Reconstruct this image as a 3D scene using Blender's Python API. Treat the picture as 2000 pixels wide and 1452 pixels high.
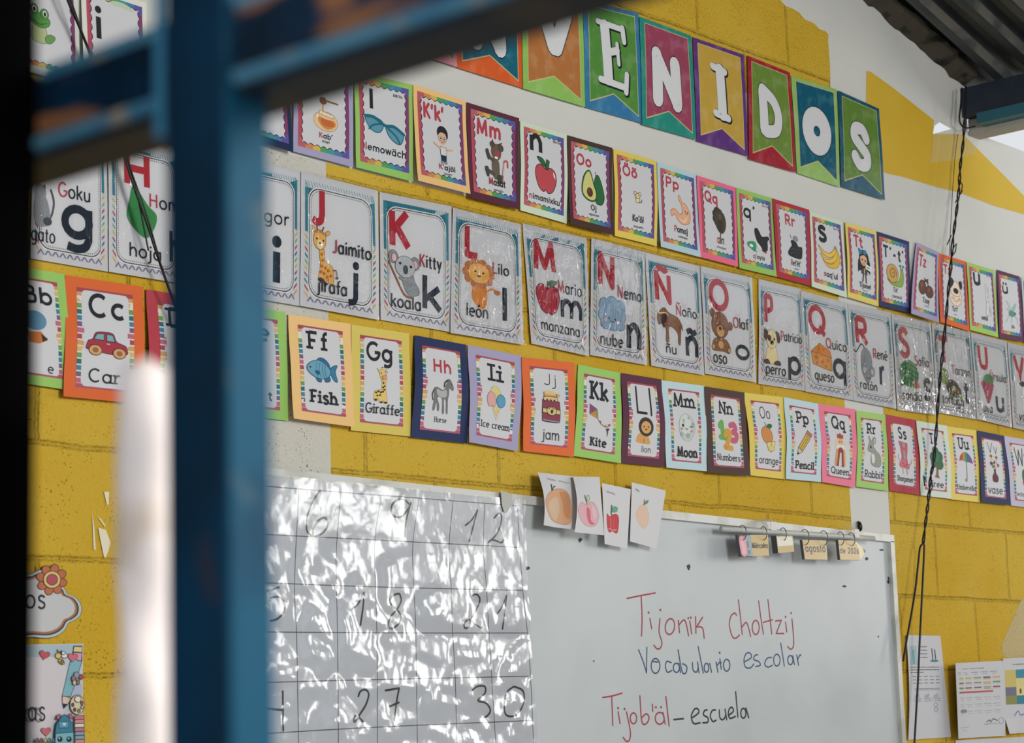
import bpy, bmesh, math, random
from mathutils import Vector, geometry
random.seed(7)
S = bpy.context.scene
for o in list(bpy.data.objects): bpy.data.objects.remove(o)
COL = S.collection
# ------------------------------------------------------------------ camera
FPX, YAW, PIT, ROL, CD, CZ = 4169.06, .845555, .163306, -.0305705, 3.06744, -.512193
ZF = 2.0                                   # height of the block course that Z = 0 stands for
cy, sy, cp, sp, cr, sr = math.cos(YAW), math.sin(YAW), math.cos(PIT), math.sin(PIT), math.cos(ROL), math.sin(ROL)
FW = Vector((sy*cp, cy*cp, sp)); R0 = Vector((cy, -sy, 0)); U0 = R0.cross(FW)
RT = cr*R0 + sr*U0; UP = -sr*R0 + cr*U0
CAM = Vector((0, -CD, CZ+ZF))
cam = bpy.data.cameras.new('camera'); co = bpy.data.objects.new('camera', cam); COL.objects.link(co)
from mathutils import Matrix
M = Matrix((RT, UP, -FW)).transposed().to_4x4(); M.translation = CAM
co.matrix_world = M
cam.sensor_width = 36; cam.lens = FPX/2000*36; cam.clip_start = .05
cam.dof.use_dof = True; cam.dof.focus_distance = 4.75; cam.dof.aperture_fstop = 10.0
S.camera = co
# ------------------------------------------------------------------ light
S.view_settings.view_transform = 'Standard'; S.view_settings.look = 'None'
S.view_settings.gamma = 1; S.view_settings.use_curve_mapping = False
S.view_settings.exposure = 0.0
w = bpy.data.worlds.new('sky'); S.world = w; w.use_nodes = True
bg = w.node_tree.nodes['Background']; bg.inputs[0].default_value = (.93, .96, 1, 1); bg.inputs[1].default_value = .80
def area(name, loc, rot, sx, sz, power, col=(1, 1, 1)):
    l = bpy.data.lights.new(name, 'AREA'); l.shape = 'RECTANGLE'; l.size = sx; l.size_y = sz; l.energy = power; l.color = col
    o = bpy.data.objects.new(name, l); COL.objects.link(o); o.location = loc; o.rotation_euler = rot
    return o
# added lamps: sheen in openings of the unseen right wall, and a frontal key
for nm_, y_, p_ in (('sheen_light_near', -1.9, 16), ('sheen_light_middle', -3.6, 20), ('sheen_light_far', -5.3, 24)):
    area(nm_, (7.97, y_, 2.25), (0, math.radians(90), 0), 1.0, .8, p_, (1, .98, .94))
area('key_light', (1.8, -5.5, 2.5), (math.radians(90), 0, 0), 1.3, 1.0, 150, (1, .98, .94))
# ------------------------------------------------------------------ helpers
def pxd(px, py): return RT*((px-1000)/FPX) - UP*((py-726)/FPX) + FW
def at(px, py, y=0.0):
    "the point of the plane y = const (parallel to the end wall) seen at a photo pixel"
    d = pxd(px, py); t = (y+CD)/d.y
    return CAM + d*t
def atx(px, py, x):
    d = pxd(px, py); return CAM + d*(x/d.x)
def srgb(h):
    h = h.lstrip('#'); c = [int(h[i:i+2], 16)/255 for i in (0, 2, 4)]
    return tuple(x/12.92 if x <= .04045 else ((x+.055)/1.055)**2.4 for x in c)
MATS = {}
PAL = dict(white='d9dadd', paper='d3d4d8', ink='22262c', red='b3323c', rose='bb4f62', purple='83406f', navy='1f2f55', blue='2f6f9e', sky='8fbcd0', teal='2b7f92', dteal='176b80',
  green='4f9440', lgreen='9ccb6a', dgreen='2c6b3c', leaf='3f8f52', yellow='e6cf5f', tan='cfa36a', orange='e06a34', peach='f2c885', pink='ee82a0', lpink='e9b9bd', brown='8a5a3c', dbrown='4b3330', maroon='5c2b3d',
  grey='8f9499', lgrey='b8bdc0', dgrey='4a4d52', lav='aaa5c6', pale='d5e3cd', lblue='bcd6de', gold='d9a53c', cream='e9d9a8', skin='e3b48e', amber='d98a35', mint='2f9f8c', ocre='c4a043', brick='c07a45', violet='6a3a86', mag='9c3f72', crimson='b0263c', olive='7d9a3c', cyan='3f97c4', honey='e3b15c', glow='f0efe8')
def mat(name, rough=.6, spec=.3, coat=0):
    k = (name, rough, spec, coat)
    if k in MATS: return MATS[k]
    m = bpy.data.materials.new('print_'+name); m.use_nodes = True
    b = m.node_tree.nodes['Principled BSDF']
    c = srgb(PAL.get(name, name)); b.inputs['Base Color'].default_value = (*c, 1)
    b.inputs['Roughness'].default_value = rough; b.inputs['Specular IOR Level'].default_value = spec
    if coat: b.inputs['Coat Weight'].default_value = coat; b.inputs['Coat Roughness'].default_value = .06
    MATS[k] = m; return m
def newmat(name):
    m = bpy.data.materials.new(name); m.use_nodes = True
    return m, m.node_tree.nodes, m.node_tree.links, m.node_tree.nodes['Principled BSDF']
def link(name, verts, faces, mats, idx=None, parent=None, origin=None, smooth=False):
    if origin: verts = [tuple(Vector(v)-origin) for v in verts]
    me = bpy.data.meshes.new(name); me.from_pydata([tuple(v) for v in verts], [], faces)
    for m in mats: me.materials.append(m)
    if idx: me.polygons.foreach_set('material_index', idx)
    if smooth: me.polygons.foreach_set('use_smooth', [True]*len(me.polygons))
    me.update()
    o = bpy.data.objects.new(name, me); COL.objects.link(o)
    if parent: o.parent = parent
    return o
def tag(o, label=None, cat=None, group=None, kind=None):
    if label: o['label'] = label
    if cat: o['category'] = cat
    if group: o['group'] = group
    if kind: o['kind'] = kind
    return o
def empty(name, loc, label, cat, group=None):
    o = bpy.data.objects.new(name, None); COL.objects.link(o); o.location = loc; o.empty_display_size = .05
    return tag(o, label, cat, group)
def box(x0, x1, y0, y1, z0, z1):
    v = [(x, y, z) for x in (x0, x1) for y in (y0, y1) for z in (z0, z1)]
    f = [(0, 1, 3, 2), (4, 6, 7, 5), (0, 4, 5, 1), (2, 3, 7, 6), (0, 2, 6, 4), (1, 5, 7, 3)]
    return v, f
def bevbox(name, x0, x1, y0, y1, z0, z1, m, parent=None, origin=None, bev=.002):
    v, f = box(min(x0, x1), max(x0, x1), min(y0, y1), max(y0, y1), min(z0, z1), max(z0, z1))
    bm = bmesh.new(); vs = [bm.verts.new(p) for p in v]
    for q in f: bm.faces.new([vs[i] for i in q])
    bmesh.ops.recalc_face_normals(bm, faces=bm.faces)
    bmesh.ops.bevel(bm, geom=bm.edges[:], offset=bev, segments=2, affect='EDGES', profile=.5)
    v = [tuple(q.co) for q in bm.verts]; bm.verts.index_update(); f = [[q.index for q in g.verts] for g in bm.faces]; bm.free()
    return link(name, v, f, [m], None, parent, origin)
def spline(pts, closed=False, n=5):
    P = [Vector(p) for p in pts]; N = len(P); out = []
    if N < 3: return [tuple(p) for p in P]
    for i in range(N if closed else N-1):
        a, b, c, d = ((P[(i-1) % N], P[i], P[(i+1) % N], P[(i+2) % N]) if closed else (P[max(i-1, 0)], P[i], P[i+1], P[min(i+2, N-1)]))
        for k in range(n):
            t = k/n
            out.append(tuple(.5*((2*b)+(c-a)*t+(2*a-5*b+4*c-d)*t*t+(3*b-a-3*c+d)*t*t*t)))
    if not closed: out.append(tuple(P[-1]))
    return out
def tube(pts, r, n=7):
    P = [Vector(p) for p in pts]; V = []; F = []
    for i, p in enumerate(P):
        t = (P[min(i+1, len(P)-1)]-P[max(i-1, 0)]).normalized()
        a = t.cross(Vector((0.13, 1, .21))).normalized(); b = t.cross(a)
        rr = r(i/(len(P)-1)) if callable(r) else r
        V += [p+a*(rr*math.cos(2*math.pi*k/n))+b*(rr*math.sin(2*math.pi*k/n)) for k in range(n)]
    for i in range(len(P)-1):
        for k in range(n):
            F.append((i*n+k, i*n+(k+1) % n, (i+1)*n+(k+1) % n, (i+1)*n+k))
    F.append(list(range(n))[::-1]); F.append([(len(P)-1)*n+k for k in range(n)])
    return V, F
def merge(parts):
    V = []; F = []
    for v, f in parts:
        o = len(V); V += list(v); F += [tuple(i+o for i in q) for q in f]
    return V, F
# ------------------------------------------------------------------ stroke lettering
def arc(cx, cy, rx, ry, a, b, n=14):
    return [(cx+rx*math.cos(math.radians(a+(b-a)*i/n)), cy+ry*math.sin(math.radians(a+(b-a)*i/n))) for i in range(n+1)]
X = .66
def stem(x, a=0, b=X): return [(x, b), (x, a)]
def arch(x0, x1): return [(x0, .40)]+spline([(x0+.02, .48), (x0+(x1-x0)*.35, .64), (x0+(x1-x0)*.72, .63), (x1, .42)], n=4)+[(x1, 0)]
def bowl(x=.29): return arc(x, .33, .25, .31, 0, 360, 18)
GL = {
 'a': (.62, [bowl(), stem(.53)]), 'b': (.62, [stem(.08, 0, 1), bowl(.33)]), 'c': (.56, [arc(.32, .33, .26, .31, 48, 312)]), 'd': (.62, [bowl(), stem(.53, 0, 1)]),
 'e': (.62, [[(.07, .35), (.56, .35)], arc(.32, .33, .26, .31, 4, 310)]), 'f': (.40, [spline([(.40, .98), (.29, .98), (.21, .86), (.2, .7)])+[(.2, 0)], [(.04, X-.04), (.38, X-.04)]]),
 'g': (.62, [bowl(), [(.53, X), (.53, -.05)]+spline([(.53, -.05), (.46, -.22), (.28, -.29), (.1, -.24)])[1:]]), 'h': (.60, [stem(.08, 0, 1), arch(.08, .52)]),
 'i': (.2, [stem(.1), 'd', (.1, .88)]), 'j': (.26, [[(.16, X), (.16, -.1)]+spline([(.16, -.1), (.11, -.24), (-.04, -.28)])[1:], 'd', (.16, .88)]),
 'k': (.54, [stem(.08, 0, 1), [(.48, X), (.1, .28)], [(.22, .38), (.52, 0)]]), 'l': (.18, [stem(.09, 0, 1)]),
 'm': (.92, [stem(.08), arch(.08, .46), arch(.46, .84)]), 'n': (.6, [stem(.08), arch(.08, .52)]), 'o': (.62, [arc(.31, .33, .26, .31, 0, 360, 18)]),
 'p': (.62, [stem(.08, -.3), bowl(.33)]), 'q': (.62, [bowl(), stem(.53, -.3)]), 'r': (.42, [stem(.08), [(.08, .38)]+spline([(.1, .46), (.2, .62), (.38, .63)])]),
 's': (.5, [spline([(.43, .54), (.34, .63), (.2, .64), (.1, .55), (.13, .42), (.27, .34), (.41, .26), (.43, .12), (.33, .02), (.18, .01), (.07, .1)], n=3)]),
 't': (.38, [[(.18, .88), (.18, .15)]+spline([(.18, .15), (.22, .03), (.35, .02)])[1:], [(.03, X-.04), (.35, X-.04)]]),
 'u': (.6, [[(.08, X), (.08, .25)]+spline([(.08, .25), (.14, .06), (.29, .01), (.45, .07), (.52, .25)])[1:], stem(.52)]),
 'v': (.54, [[(.03, X), (.27, 0), (.51, X)]]), 'w': (.8, [[(.03, X), (.22, 0), (.4, X), (.58, 0), (.77, X)]]), 'x': (.54, [[(.05, X), (.5, 0)], [(.5, X), (.05, 0)]]),
 'y': (.54, [[(.05, X), (.28, .04)], [(.5, X), (.2, -.28)]]), 'z': (.5, [[(.06, X-.03), (.45, X-.03), (.06, .03), (.46, .03)]]),
 'B': (.66, [stem(.1, 0, 1), [(.1, .98)]+spline([(.35, .98), (.52, .88), (.5, .6), (.34, .53)])+[(.1, .53)], [(.34, .53)]+spline([(.34, .53), (.58, .46), (.58, .1), (.35, .02)])+[(.1, .02)]]),
 'C': (.78, [arc(.43, .5, .36, .48, 48, 312)]), 'D': (.74, [stem(.1, 0, 1), [(.1, .98)]+spline([(.3, .98), (.58, .85), (.66, .5), (.58, .15), (.3, .02)])+[(.1, .02)]]),
 'E': (.58, [stem(.1, 0, 1), [(.1, .96), (.53, .96)], [(.1, .5), (.46, .5)], [(.1, .04), (.53, .04)]]), 'F': (.56, [stem(.1, 0, 1), [(.1, .96), (.53, .96)], [(.1, .5), (.44, .5)]]),
 'G': (.8, [arc(.43, .5, .36, .48, 48, 350, 18)+[(.78, .44), (.5, .44)]]), 'H': (.72, [stem(.1, 0, 1), stem(.62, 0, 1), [(.1, .52), (.62, .52)]]), 'I': (.3, [stem(.15, 0, 1)]),
 'J': (.5, [[(.4, 1), (.4, .3)]+spline([(.4, .3), (.36, .08), (.22, .0), (.08, .08)])[1:]]), 'K': (.64, [stem(.1, 0, 1), [(.56, 1), (.12, .42)], [(.24, .56), (.6, 0)]]),
 'L': (.52, [[(.1, 1), (.1, .04), (.5, .04)]]), 'M': (.9, [[(.1, 0), (.16, 1), (.45, .12), (.74, 1), (.8, 0)]]), 'N': (.74, [[(.1, 0), (.1, 1), (.64, 0), (.64, 1)]]),
 'O': (.86, [arc(.43, .5, .37, .48, 0, 360, 24)]), 'P': (.6, [stem(.1, 0, 1), [(.1, .97)]+spline([(.3, .97), (.52, .9), (.54, .56), (.32, .44)])+[(.1, .44)]]),
 'Q': (.86, [arc(.43, .5, .37, .48, 0, 360, 24), [(.52, .24), (.8, -.08)]]), 'R': (.64, [stem(.1, 0, 1), [(.1, .97)]+spline([(.3, .97), (.52, .9), (.54, .56), (.32, .46)])+[(.1, .46)], [(.3, .46), (.6, 0)]]),
 'S': (.6, [spline([(.52, .82), (.42, .95), (.25, .98), (.1, .86), (.12, .64), (.3, .52), (.48, .4), (.53, .18), (.4, .03), (.2, .03), (.06, .17)], n=3)]),
 'T': (.62, [stem(.31, 0, 1), [(.02, .96), (.6, .96)]]), 'U': (.7, [[(.1, 1), (.1, .35)]+spline([(.1, .35), (.18, .08), (.35, .01), (.52, .08), (.6, .35)])[1:]+[(.6, 1)]]),
 'V': (.7, [[(.04, 1), (.35, 0), (.66, 1)]]), 'W': (1.0, [[(.04, 1), (.27, 0), (.5, .9), (.73, 0), (.96, 1)]]),
 '2': (.56, [spline([(.08, .75), (.14, .92), (.3, .99), (.48, .88), (.46, .62), (.25, .3)], n=4)+[(.06, .03), (.52, .03)]]), '0': (.6, [arc(.3, .5, .24, .48, 0, 360, 20)]),
 '6': (.6, [spline([(.45, .98), (.2, .7), (.07, .38)], n=4), arc(.3, .3, .24, .29, 0, 360, 18)]), '1': (.36, [[(.05, .8), (.24, 1), (.24, 0)]]),
 '3': (.56, [spline([(.08, .86), (.25, .99), (.45, .88), (.42, .62), (.24, .53)], n=4), spline([(.24, .53), (.48, .45), (.5, .15), (.28, .01), (.07, .12)], n=4)]),
 "'": (.18, [[(.1, 1.0), (.06, .76)]]), '-': (.4, [[(.06, .36), (.34, .36)]]), ' ': (.34, []), '.': (.16, ['d', (.08, .05)])}
def comp(base, acc): a, s = GL[base]; return (a, [q for q in s if not (base == 'i' and (q == 'd' or isinstance(q, tuple)))]+acc)
for ch, b, h in (('ö', 'o', .88), ('ü', 'u', .88), ('ä', 'a', .88), ('ë', 'e', .88), ('Ö', 'O', 1.18)):
    c0 = GL[b][0]/2; GL[ch] = comp(b, ['d', (c0-.13, h), 'd', (c0+.13, h)])
for ch, b in (('ó', 'o'), ('é', 'e'), ('í', 'i'), ('ú', 'u'), ('Ú', 'U')):
    c0 = GL[b][0]/2; h = 1.12 if b == 'U' else .82; GL[ch] = comp(b, [[(c0-.06, h), (c0+.1, h+.17)]])
for ch, b, h in (('ñ', 'n', .86), ('Ñ', 'N', 1.18)):
    c0 = GL[b][0]/2; GL[ch] = comp(b, [spline([(c0-.22, h-.03), (c0-.08, h+.05), (c0+.08, h-.03), (c0+.22, h+.05)], n=3)])
def ribbon(pts, w, round_=False):
    "triangles and quads of a pen stroke through pts"
    P = []
    for p in pts:
        if not P or (p[0]-P[-1][0])**2+(p[1]-P[-1][1])**2 > 1e-14: P.append((p[0], p[1]))
    if len(P) < 2: return []
    closed = len(P) > 3 and (P[0][0]-P[-1][0])**2+(P[0][1]-P[-1][1])**2 < (w*.05)**2
    out = []; h = w/2
    def disc(p): out.append([(p[0]+h*math.cos(k*math.pi/5), p[1]+h*math.sin(k*math.pi/5)) for k in range(10)])
    D = []
    for a, b in zip(P, P[1:]):
        l = math.hypot(b[0]-a[0], b[1]-a[1]); D.append(((b[0]-a[0])/l, (b[1]-a[1])/l))
    def nrm(d): return (-d[1]*h, d[0]*h)
    L = []
    for i in range(len(D)):
        na = nb = nrm(D[i])
        def avg(d, e):
            m = (d[0]+e[0], d[1]+e[1]); q = math.hypot(*m); m = (m[0]/q, m[1]/q); k = 1/max(.5, m[0]*d[0]+m[1]*d[1]); n_ = nrm(m); return (n_[0]*k, n_[1]*k)
        pv = D[i-1] if i > 0 else (D[-1] if closed else None)
        nx = D[i+1] if i < len(D)-1 else (D[0] if closed else None)
        if pv:
            if pv[0]*D[i][0]+pv[1]*D[i][1] > .7: na = avg(pv, D[i])
            else: disc(P[i])
        if nx and nx[0]*D[i][0]+nx[1]*D[i][1] > .7: nb = avg(D[i], nx)
        a, b = P[i], P[i+1]
        out.append([(a[0]+na[0], a[1]+na[1]), (a[0]-na[0], a[1]-na[1]), (b[0]-nb[0], b[1]-nb[1]), (b[0]+nb[0], b[1]+nb[1])])
    if round_ and not closed: disc(P[0]); disc(P[-1])
    return out
def text_polys(s, x0, x1, base, cap, wt=.13, slab=False, rnd=False, cols=None, skew=0):
    "polygons of a line of lettering fitted between x0 and x1; y runs down, base is the baseline"
    adv = 0; items = []
    for i, ch in enumerate(s):
        a, st = GL[ch]; items.append((i, adv, st)); adv += a+.04+wt*.55
    adv -= .04+wt*.55
    k = (x1-x0)/adv if adv else 1
    kx = k; out = []
    pen = wt*min(cap, max(k, cap*.62))
    def T(p, dx): return (x0+(p[0]+dx)*kx+skew*p[1]*cap, base-p[1]*cap)
    for i, dx, st in items:
        polys = []; j = 0
        while j < len(st):
            if st[j] == 'd':
                p = T(st[j+1], dx); r = pen*.66; polys.append([(p[0]+r*math.cos(q*math.pi/6), p[1]+r*math.sin(q*math.pi/6)) for q in range(12)]); j += 2; continue
            g = st[j]; polys += ribbon([T(p, dx) for p in g], pen, rnd)
            if slab:
                for e, f in ((g[0], g[1]), (g[-1], g[-2])):
                    if abs(e[0]-f[0]) < .3*abs(e[1]-f[1]) and (abs(e[1]) < .03 or e[1] > .97 or abs(e[1]+.3) < .02 or abs(e[1]-X) < .02):
                        lo, hi = (-.09-wt/2, .09+wt/2)
                        if abs(e[1]-X) < .02 or (e[1] > .97 and s[i].islower()): hi = wt/2
                        yy = e[1]+(-wt*.3 if e[1] > .4 else wt*.3)
                        polys += ribbon([T((e[0]+lo, yy), dx), T((e[0]+hi, yy), dx)], pen*.78)
            j += 1
        out.append((i, polys))
    return out
# ------------------------------------------------------------------ printed sheets
DZ = .0001
class Canvas:
    """a sheet hung on the wall: metric x right, y down, bent by off(u, v) away from the wall"""
    def __init__(c, quad, off=None, y0=-.004, strips=1, nu=5):
        c.off = off or (lambda u, v: -y0); c.ns = strips; c.nu = nu
        uv = ((0, 0), (1, 0), (1, 1), (0, 1))
        c.q = [at(px, py, -c.off(*t)) for (px, py), t in zip(quad, uv)]
        c.W = ((c.q[1]-c.q[0]).length+(c.q[2]-c.q[3]).length)/2; c.H = ((c.q[3]-c.q[0]).length+(c.q[2]-c.q[1]).length)/2
        c.z = 0; c.pieces = {}; c.cur = None; c.box = (0, 0, 1, 1); c.rough = .6; c.spec = .3; c.coat = 0
    def P(c, x, y, z):
        u, v = x/c.W, y/c.H; a, b, d, e = c.q
        p = (a*(1-u)+b*u)*(1-v)+(e*(1-u)+d*u)*v
        p.y = -(c.off(u, v)+z); return p
    def piece(c, name): c.cur = c.pieces.setdefault(name, ([], [], [], []))
    def poly(c, pts, col, up=True, simple=False):
        V, F, I, Ms = c.cur
        m = mat(col, c.rough, c.spec, c.coat) if isinstance(col, str) else col
        if m not in Ms: Ms.append(m)
        mi = Ms.index(m)
        tris = [pts] if (simple or len(pts) < 4) else [[pts[i] for i in t] for t in geometry.tessellate_polygon([[Vector((p[0], p[1], 0)) for p in pts]])]
        if c.ns > 1:
            for ax, h, n in ((1, c.H/c.ns, c.ns), (0, c.W/c.nu, c.nu)):
                o = []
                for t in tris:
                    lo = min(p[ax] for p in t); hi = max(p[ax] for p in t); k0 = max(0, int(math.floor(lo/h))); k1 = min(n-1, int(math.floor((hi-1e-9)/h)))
                    for k in range(k0, k1+1):
                        q = t
                        if k > k0: q = clip(q, k*h, 1, ax)
                        if k < k1: q = clip(q, (k+1)*h, -1, ax)
                        if len(q) > 2: o.append(q)
                tris = o
        for t in tris:
            ar = sum(t[i-1][0]*t[i][1]-t[i][0]*t[i-1][1] for i in range(len(t)))
            if abs(ar) < 1e-10: continue
            if ar < 0: t = t[::-1]
            b = len(V); V += [c.P(p[0], p[1], c.z) for p in t]; F.append(tuple(range(b, b+len(t)))[::-1]); I.append(mi)
        c.z += DZ if up else 1e-6
    # ---- fractions of the current box
    def setbox(c, u0, v0, u1, v1): c.box = (u0*c.W, v0*c.H, u1*c.W, v1*c.H)
    def b(c, p): x0, y0, x1, y1 = c.box; return (x0+(x1-x0)*p[0]/100, y0+(y1-y0)*p[1]/100)
    def rect(c, u0, v0, u1, v1, col, up=True): c.poly([(u0*c.W, v0*c.H), (u1*c.W, v0*c.H), (u1*c.W, v1*c.H), (u0*c.W, v1*c.H)], col, up)
    def rrect(c, u0, v0, u1, v1, r, col):
        x0, y0, x1, y1 = u0*c.W, v0*c.H, u1*c.W, v1*c.H; r *= c.W
        c.poly(arc(x1-r, y0+r, r, r, -90, 0, 6)+arc(x1-r, y1-r, r, r, 0, 90, 6)+arc(x0+r, y1-r, r, r, 90, 180, 6)+arc(x0+r, y0+r, r, r, 180, 270, 6), col)
    def text(c, s, u0, u1, vb, cap, col, wt=.13, slab=False, rnd=False, first=None, tilt=0):
        pl = text_polys(s, u0*c.W, u1*c.W, vb*c.H, cap*c.H, wt, slab, rnd)
        for i, polys in pl:
            for p in polys:
                if tilt: p = [(x, y+(x-u0*c.W)*tilt) for x, y in p]
                c.poly(p, first if (first and i == 0) else col, False, True)
        c.z += DZ
    def art(c, ops):
        ol = None
        for o in ops:
            k = o[0]
            if k == 'O': ol = (o[1], o[2]) if len(o) > 1 else None; continue
            if k == 'E':
                _, col, cx, cy_, rx, ry = o[:6]; a = math.radians(o[6]) if len(o) > 6 else 0
                pts = []
                for i in range(20):
                    t = 2*math.pi*i/20; x, y = rx*math.cos(t), ry*math.sin(t); pts.append((cx+x*math.cos(a)-y*math.sin(a), cy_+x*math.sin(a)+y*math.cos(a)))
            else:
                raw = o[-1]; pts = [(raw[i], raw[i+1]) for i in range(0, len(raw), 2)]
                if k == 'S': pts = spline(pts, True, 4)
                if k == 'C': pts = spline(pts, False, 4)
            col = o[1]; pts = [c.b(p) for p in pts]; wu = (c.box[2]-c.box[0])/100
            if k in 'LC':
                for p in ribbon(pts, o[2]*wu, True): c.poly(p, col, False, True)
                c.z += DZ
            else:
                c.poly(pts, col)
                if ol:
                    for p in ribbon(pts+[pts[0]], ol[1]*wu, True): c.poly(p, ol[0], False, True)
                    c.z += DZ
    def build(c, root, tree):
        "tree: piece name -> parent piece name or None"
        made = {}
        for n, par in tree:
            if n not in c.pieces: continue
            V, F, I, Ms = c.pieces[n]
            if not F: continue
            made[n] = link(n.split('#')[0], V, F, Ms, I, made.get(par, root), root.location)
        return made
def clip(t, y, s, ax=1):
    o = []
    for i in range(len(t)):
        a, b = t[i-1], t[i]; ia, ib = (a[ax]-y)*s >= 0, (b[ax]-y)*s >= 0
        if ia != ib: k = (y-a[ax])/(b[ax]-a[ax]); o.append((a[0]+(b[0]-a[0])*k, a[1]+(b[1]-a[1])*k))
        if ib: o.append(b)
    return o
def curl(base, lift, belly, tw=0, ph=1.0):
    return lambda u, v: base+lift*v*v+belly*math.sin(math.pi*ph*v)**2+tw*(u-.5)*v*(2-v)*.5+abs(tw)*.3*v
# ------------------------------------------------------------------ materials of the setting
def wallmat(name, col, col2, joints, pits, rough=.75):
    m, N, Lk, b = newmat(name)
    tc = N.new('ShaderNodeTexCoord'); mp = N.new('ShaderNodeMapping'); Lk.new(tc.outputs['Object'], mp.inputs[0])
    mp.inputs['Rotation'].default_value = (math.radians(-90), 0, 0)
    mp.inputs['Location'].default_value = (-3.2133+4.0, -ZF, 0)
    n1 = N.new('ShaderNodeTexNoise'); n1.inputs['Scale'].default_value = 2.2; n1.inputs['Detail'].default_value = 4
    n2 = N.new('ShaderNodeTexNoise'); n2.inputs['Scale'].default_value = 110; n2.inputs['Detail'].default_value = 5; n2.inputs['Roughness'].default_value = .6
    vo = N.new('ShaderNodeTexVoronoi'); vo.inputs['Scale'].default_value = 135
    for n in (n1, n2, vo): Lk.new(tc.outputs['Object'], n.inputs['Vector'])
    mx = N.new('ShaderNodeMix'); mx.data_type = 'RGBA'; mx.inputs[6].default_value = (*srgb(col), 1); mx.inputs[7].default_value = (*srgb(col2), 1)
    rr = N.new('ShaderNodeMapRange'); rr.inputs[1].default_value = .38; rr.inputs[2].default_value = .66
    Lk.new(n1.outputs[0], rr.inputs[0]); Lk.new(rr.outputs[0], mx.inputs[0])
    last = mx.outputs[2]; hgt = None
    bp = N.new('ShaderNodeBump'); bp.inputs['Strength'].default_value = .8 if pits else .25; bp.inputs['Distance'].default_value = .009 if pits else .002
    Lk.new(n2.outputs[0], bp.inputs['Height'])
    prev = bp
    if pits:
        pr = N.new('ShaderNodeMapRange'); pr.inputs[1].default_value = .06; pr.inputs[2].default_value = .20; Lk.new(vo.outputs['Distance'], pr.inputs[0])
        n3 = N.new('ShaderNodeTexNoise'); n3.inputs['Scale'].default_value = 14; Lk.new(tc.outputs['Object'], n3.inputs['Vector'])
        gt = N.new('ShaderNodeMapRange'); gt.inputs[1].default_value = .46; gt.inputs[2].default_value = .62; Lk.new(n3.outputs[0], gt.inputs[0])
        ml = N.new('ShaderNodeMath'); ml.operation = 'MAXIMUM'; sb = N.new('ShaderNodeMath'); sb.operation = 'SUBTRACT'; sb.inputs[0].default_value = 1
        Lk.new(gt.outputs[0], sb.inputs[1]); Lk.new(pr.outputs[0], ml.inputs[0]); Lk.new(sb.outputs[0], ml.inputs[1])
        b2 = N.new('ShaderNodeBump'); b2.inputs['Strength'].default_value = .8; b2.inputs['Distance'].default_value = .006
        Lk.new(ml.outputs[0], b2.inputs['Height']); Lk.new(prev.outputs[0], b2.inputs['Normal']); prev = b2
        dk = N.new('ShaderNodeMix'); dk.data_type = 'RGBA'; dk.inputs[6].default_value = (*srgb('9a7c22'), 1)
        Lk.new(ml.outputs[0], dk.inputs[0]); Lk.new(last, dk.inputs[7]); last = dk.outputs[2]
    if joints:
        br = N.new('ShaderNodeTexBrick'); br.inputs['Scale'].default_value = 1; br.inputs['Brick Width'].default_value = .4; br.inputs['Row Height'].default_value = .2
        br.inputs['Mortar Size'].default_value = .007; br.inputs['Mortar Smooth'].default_value = 1; br.offset = .5; br.squash = 1
        br.inputs['Color1'].default_value = br.inputs['Color2'].default_value = (1, 1, 1, 1); br.inputs['Mortar'].default_value = (0, 0, 0, 1)
        wob = N.new('ShaderNodeTexNoise'); wob.inputs['Scale'].default_value = 6; Lk.new(mp.outputs[0], wob.inputs['Vector'])
        va = N.new('ShaderNodeVectorMath'); va.operation = 'MULTIPLY_ADD'; va.inputs[1].default_value = (.012,)*3
        Lk.new(wob.outputs['Color'], va.inputs[0]); Lk.new(mp.outputs[0], va.inputs[2]); Lk.new(va.outputs[0], br.inputs['Vector'])
        b3 = N.new('ShaderNodeBump'); b3.inputs['Strength'].default_value = 1; b3.inputs['Distance'].default_value = .005
        Lk.new(br.outputs['Color'], b3.inputs['Height']); Lk.new(prev.outputs[0], b3.inputs['Normal']); prev = b3
        jm = N.new('ShaderNodeMix'); jm.data_type = 'RGBA'; jm.blend_type = 'MULTIPLY'; jm.inputs[0].default_value = .09
        Lk.new(last, jm.inputs[6]); Lk.new(br.outputs['Color'], jm.inputs[7]); last = jm.outputs[2]
    Lk.new(last, b.inputs['Base Color']); Lk.new(prev.outputs[0], b.inputs['Normal'])
    b.inputs['Roughness'].default_value = rough; b.inputs['Specular IOR Level'].default_value = .25
    return m
YEL = wallmat('yellow_block_paint', 'dcb842', 'd3a924', True, True)
YELS = wallmat('yellow_plaster_paint', 'dab845', 'cfa92b', False, False)
YELL = wallmat('pale_yellow_plaster', 'd3bb72', 'ccb060', False, False)
WHT = wallmat('white_plaster_paint', 'd8d8d2', 'cfd0cc', False, False)
WHTP = wallmat('white_pitted_paint', 'd8d6cb', 'cdcbbf', False, True)
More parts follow.
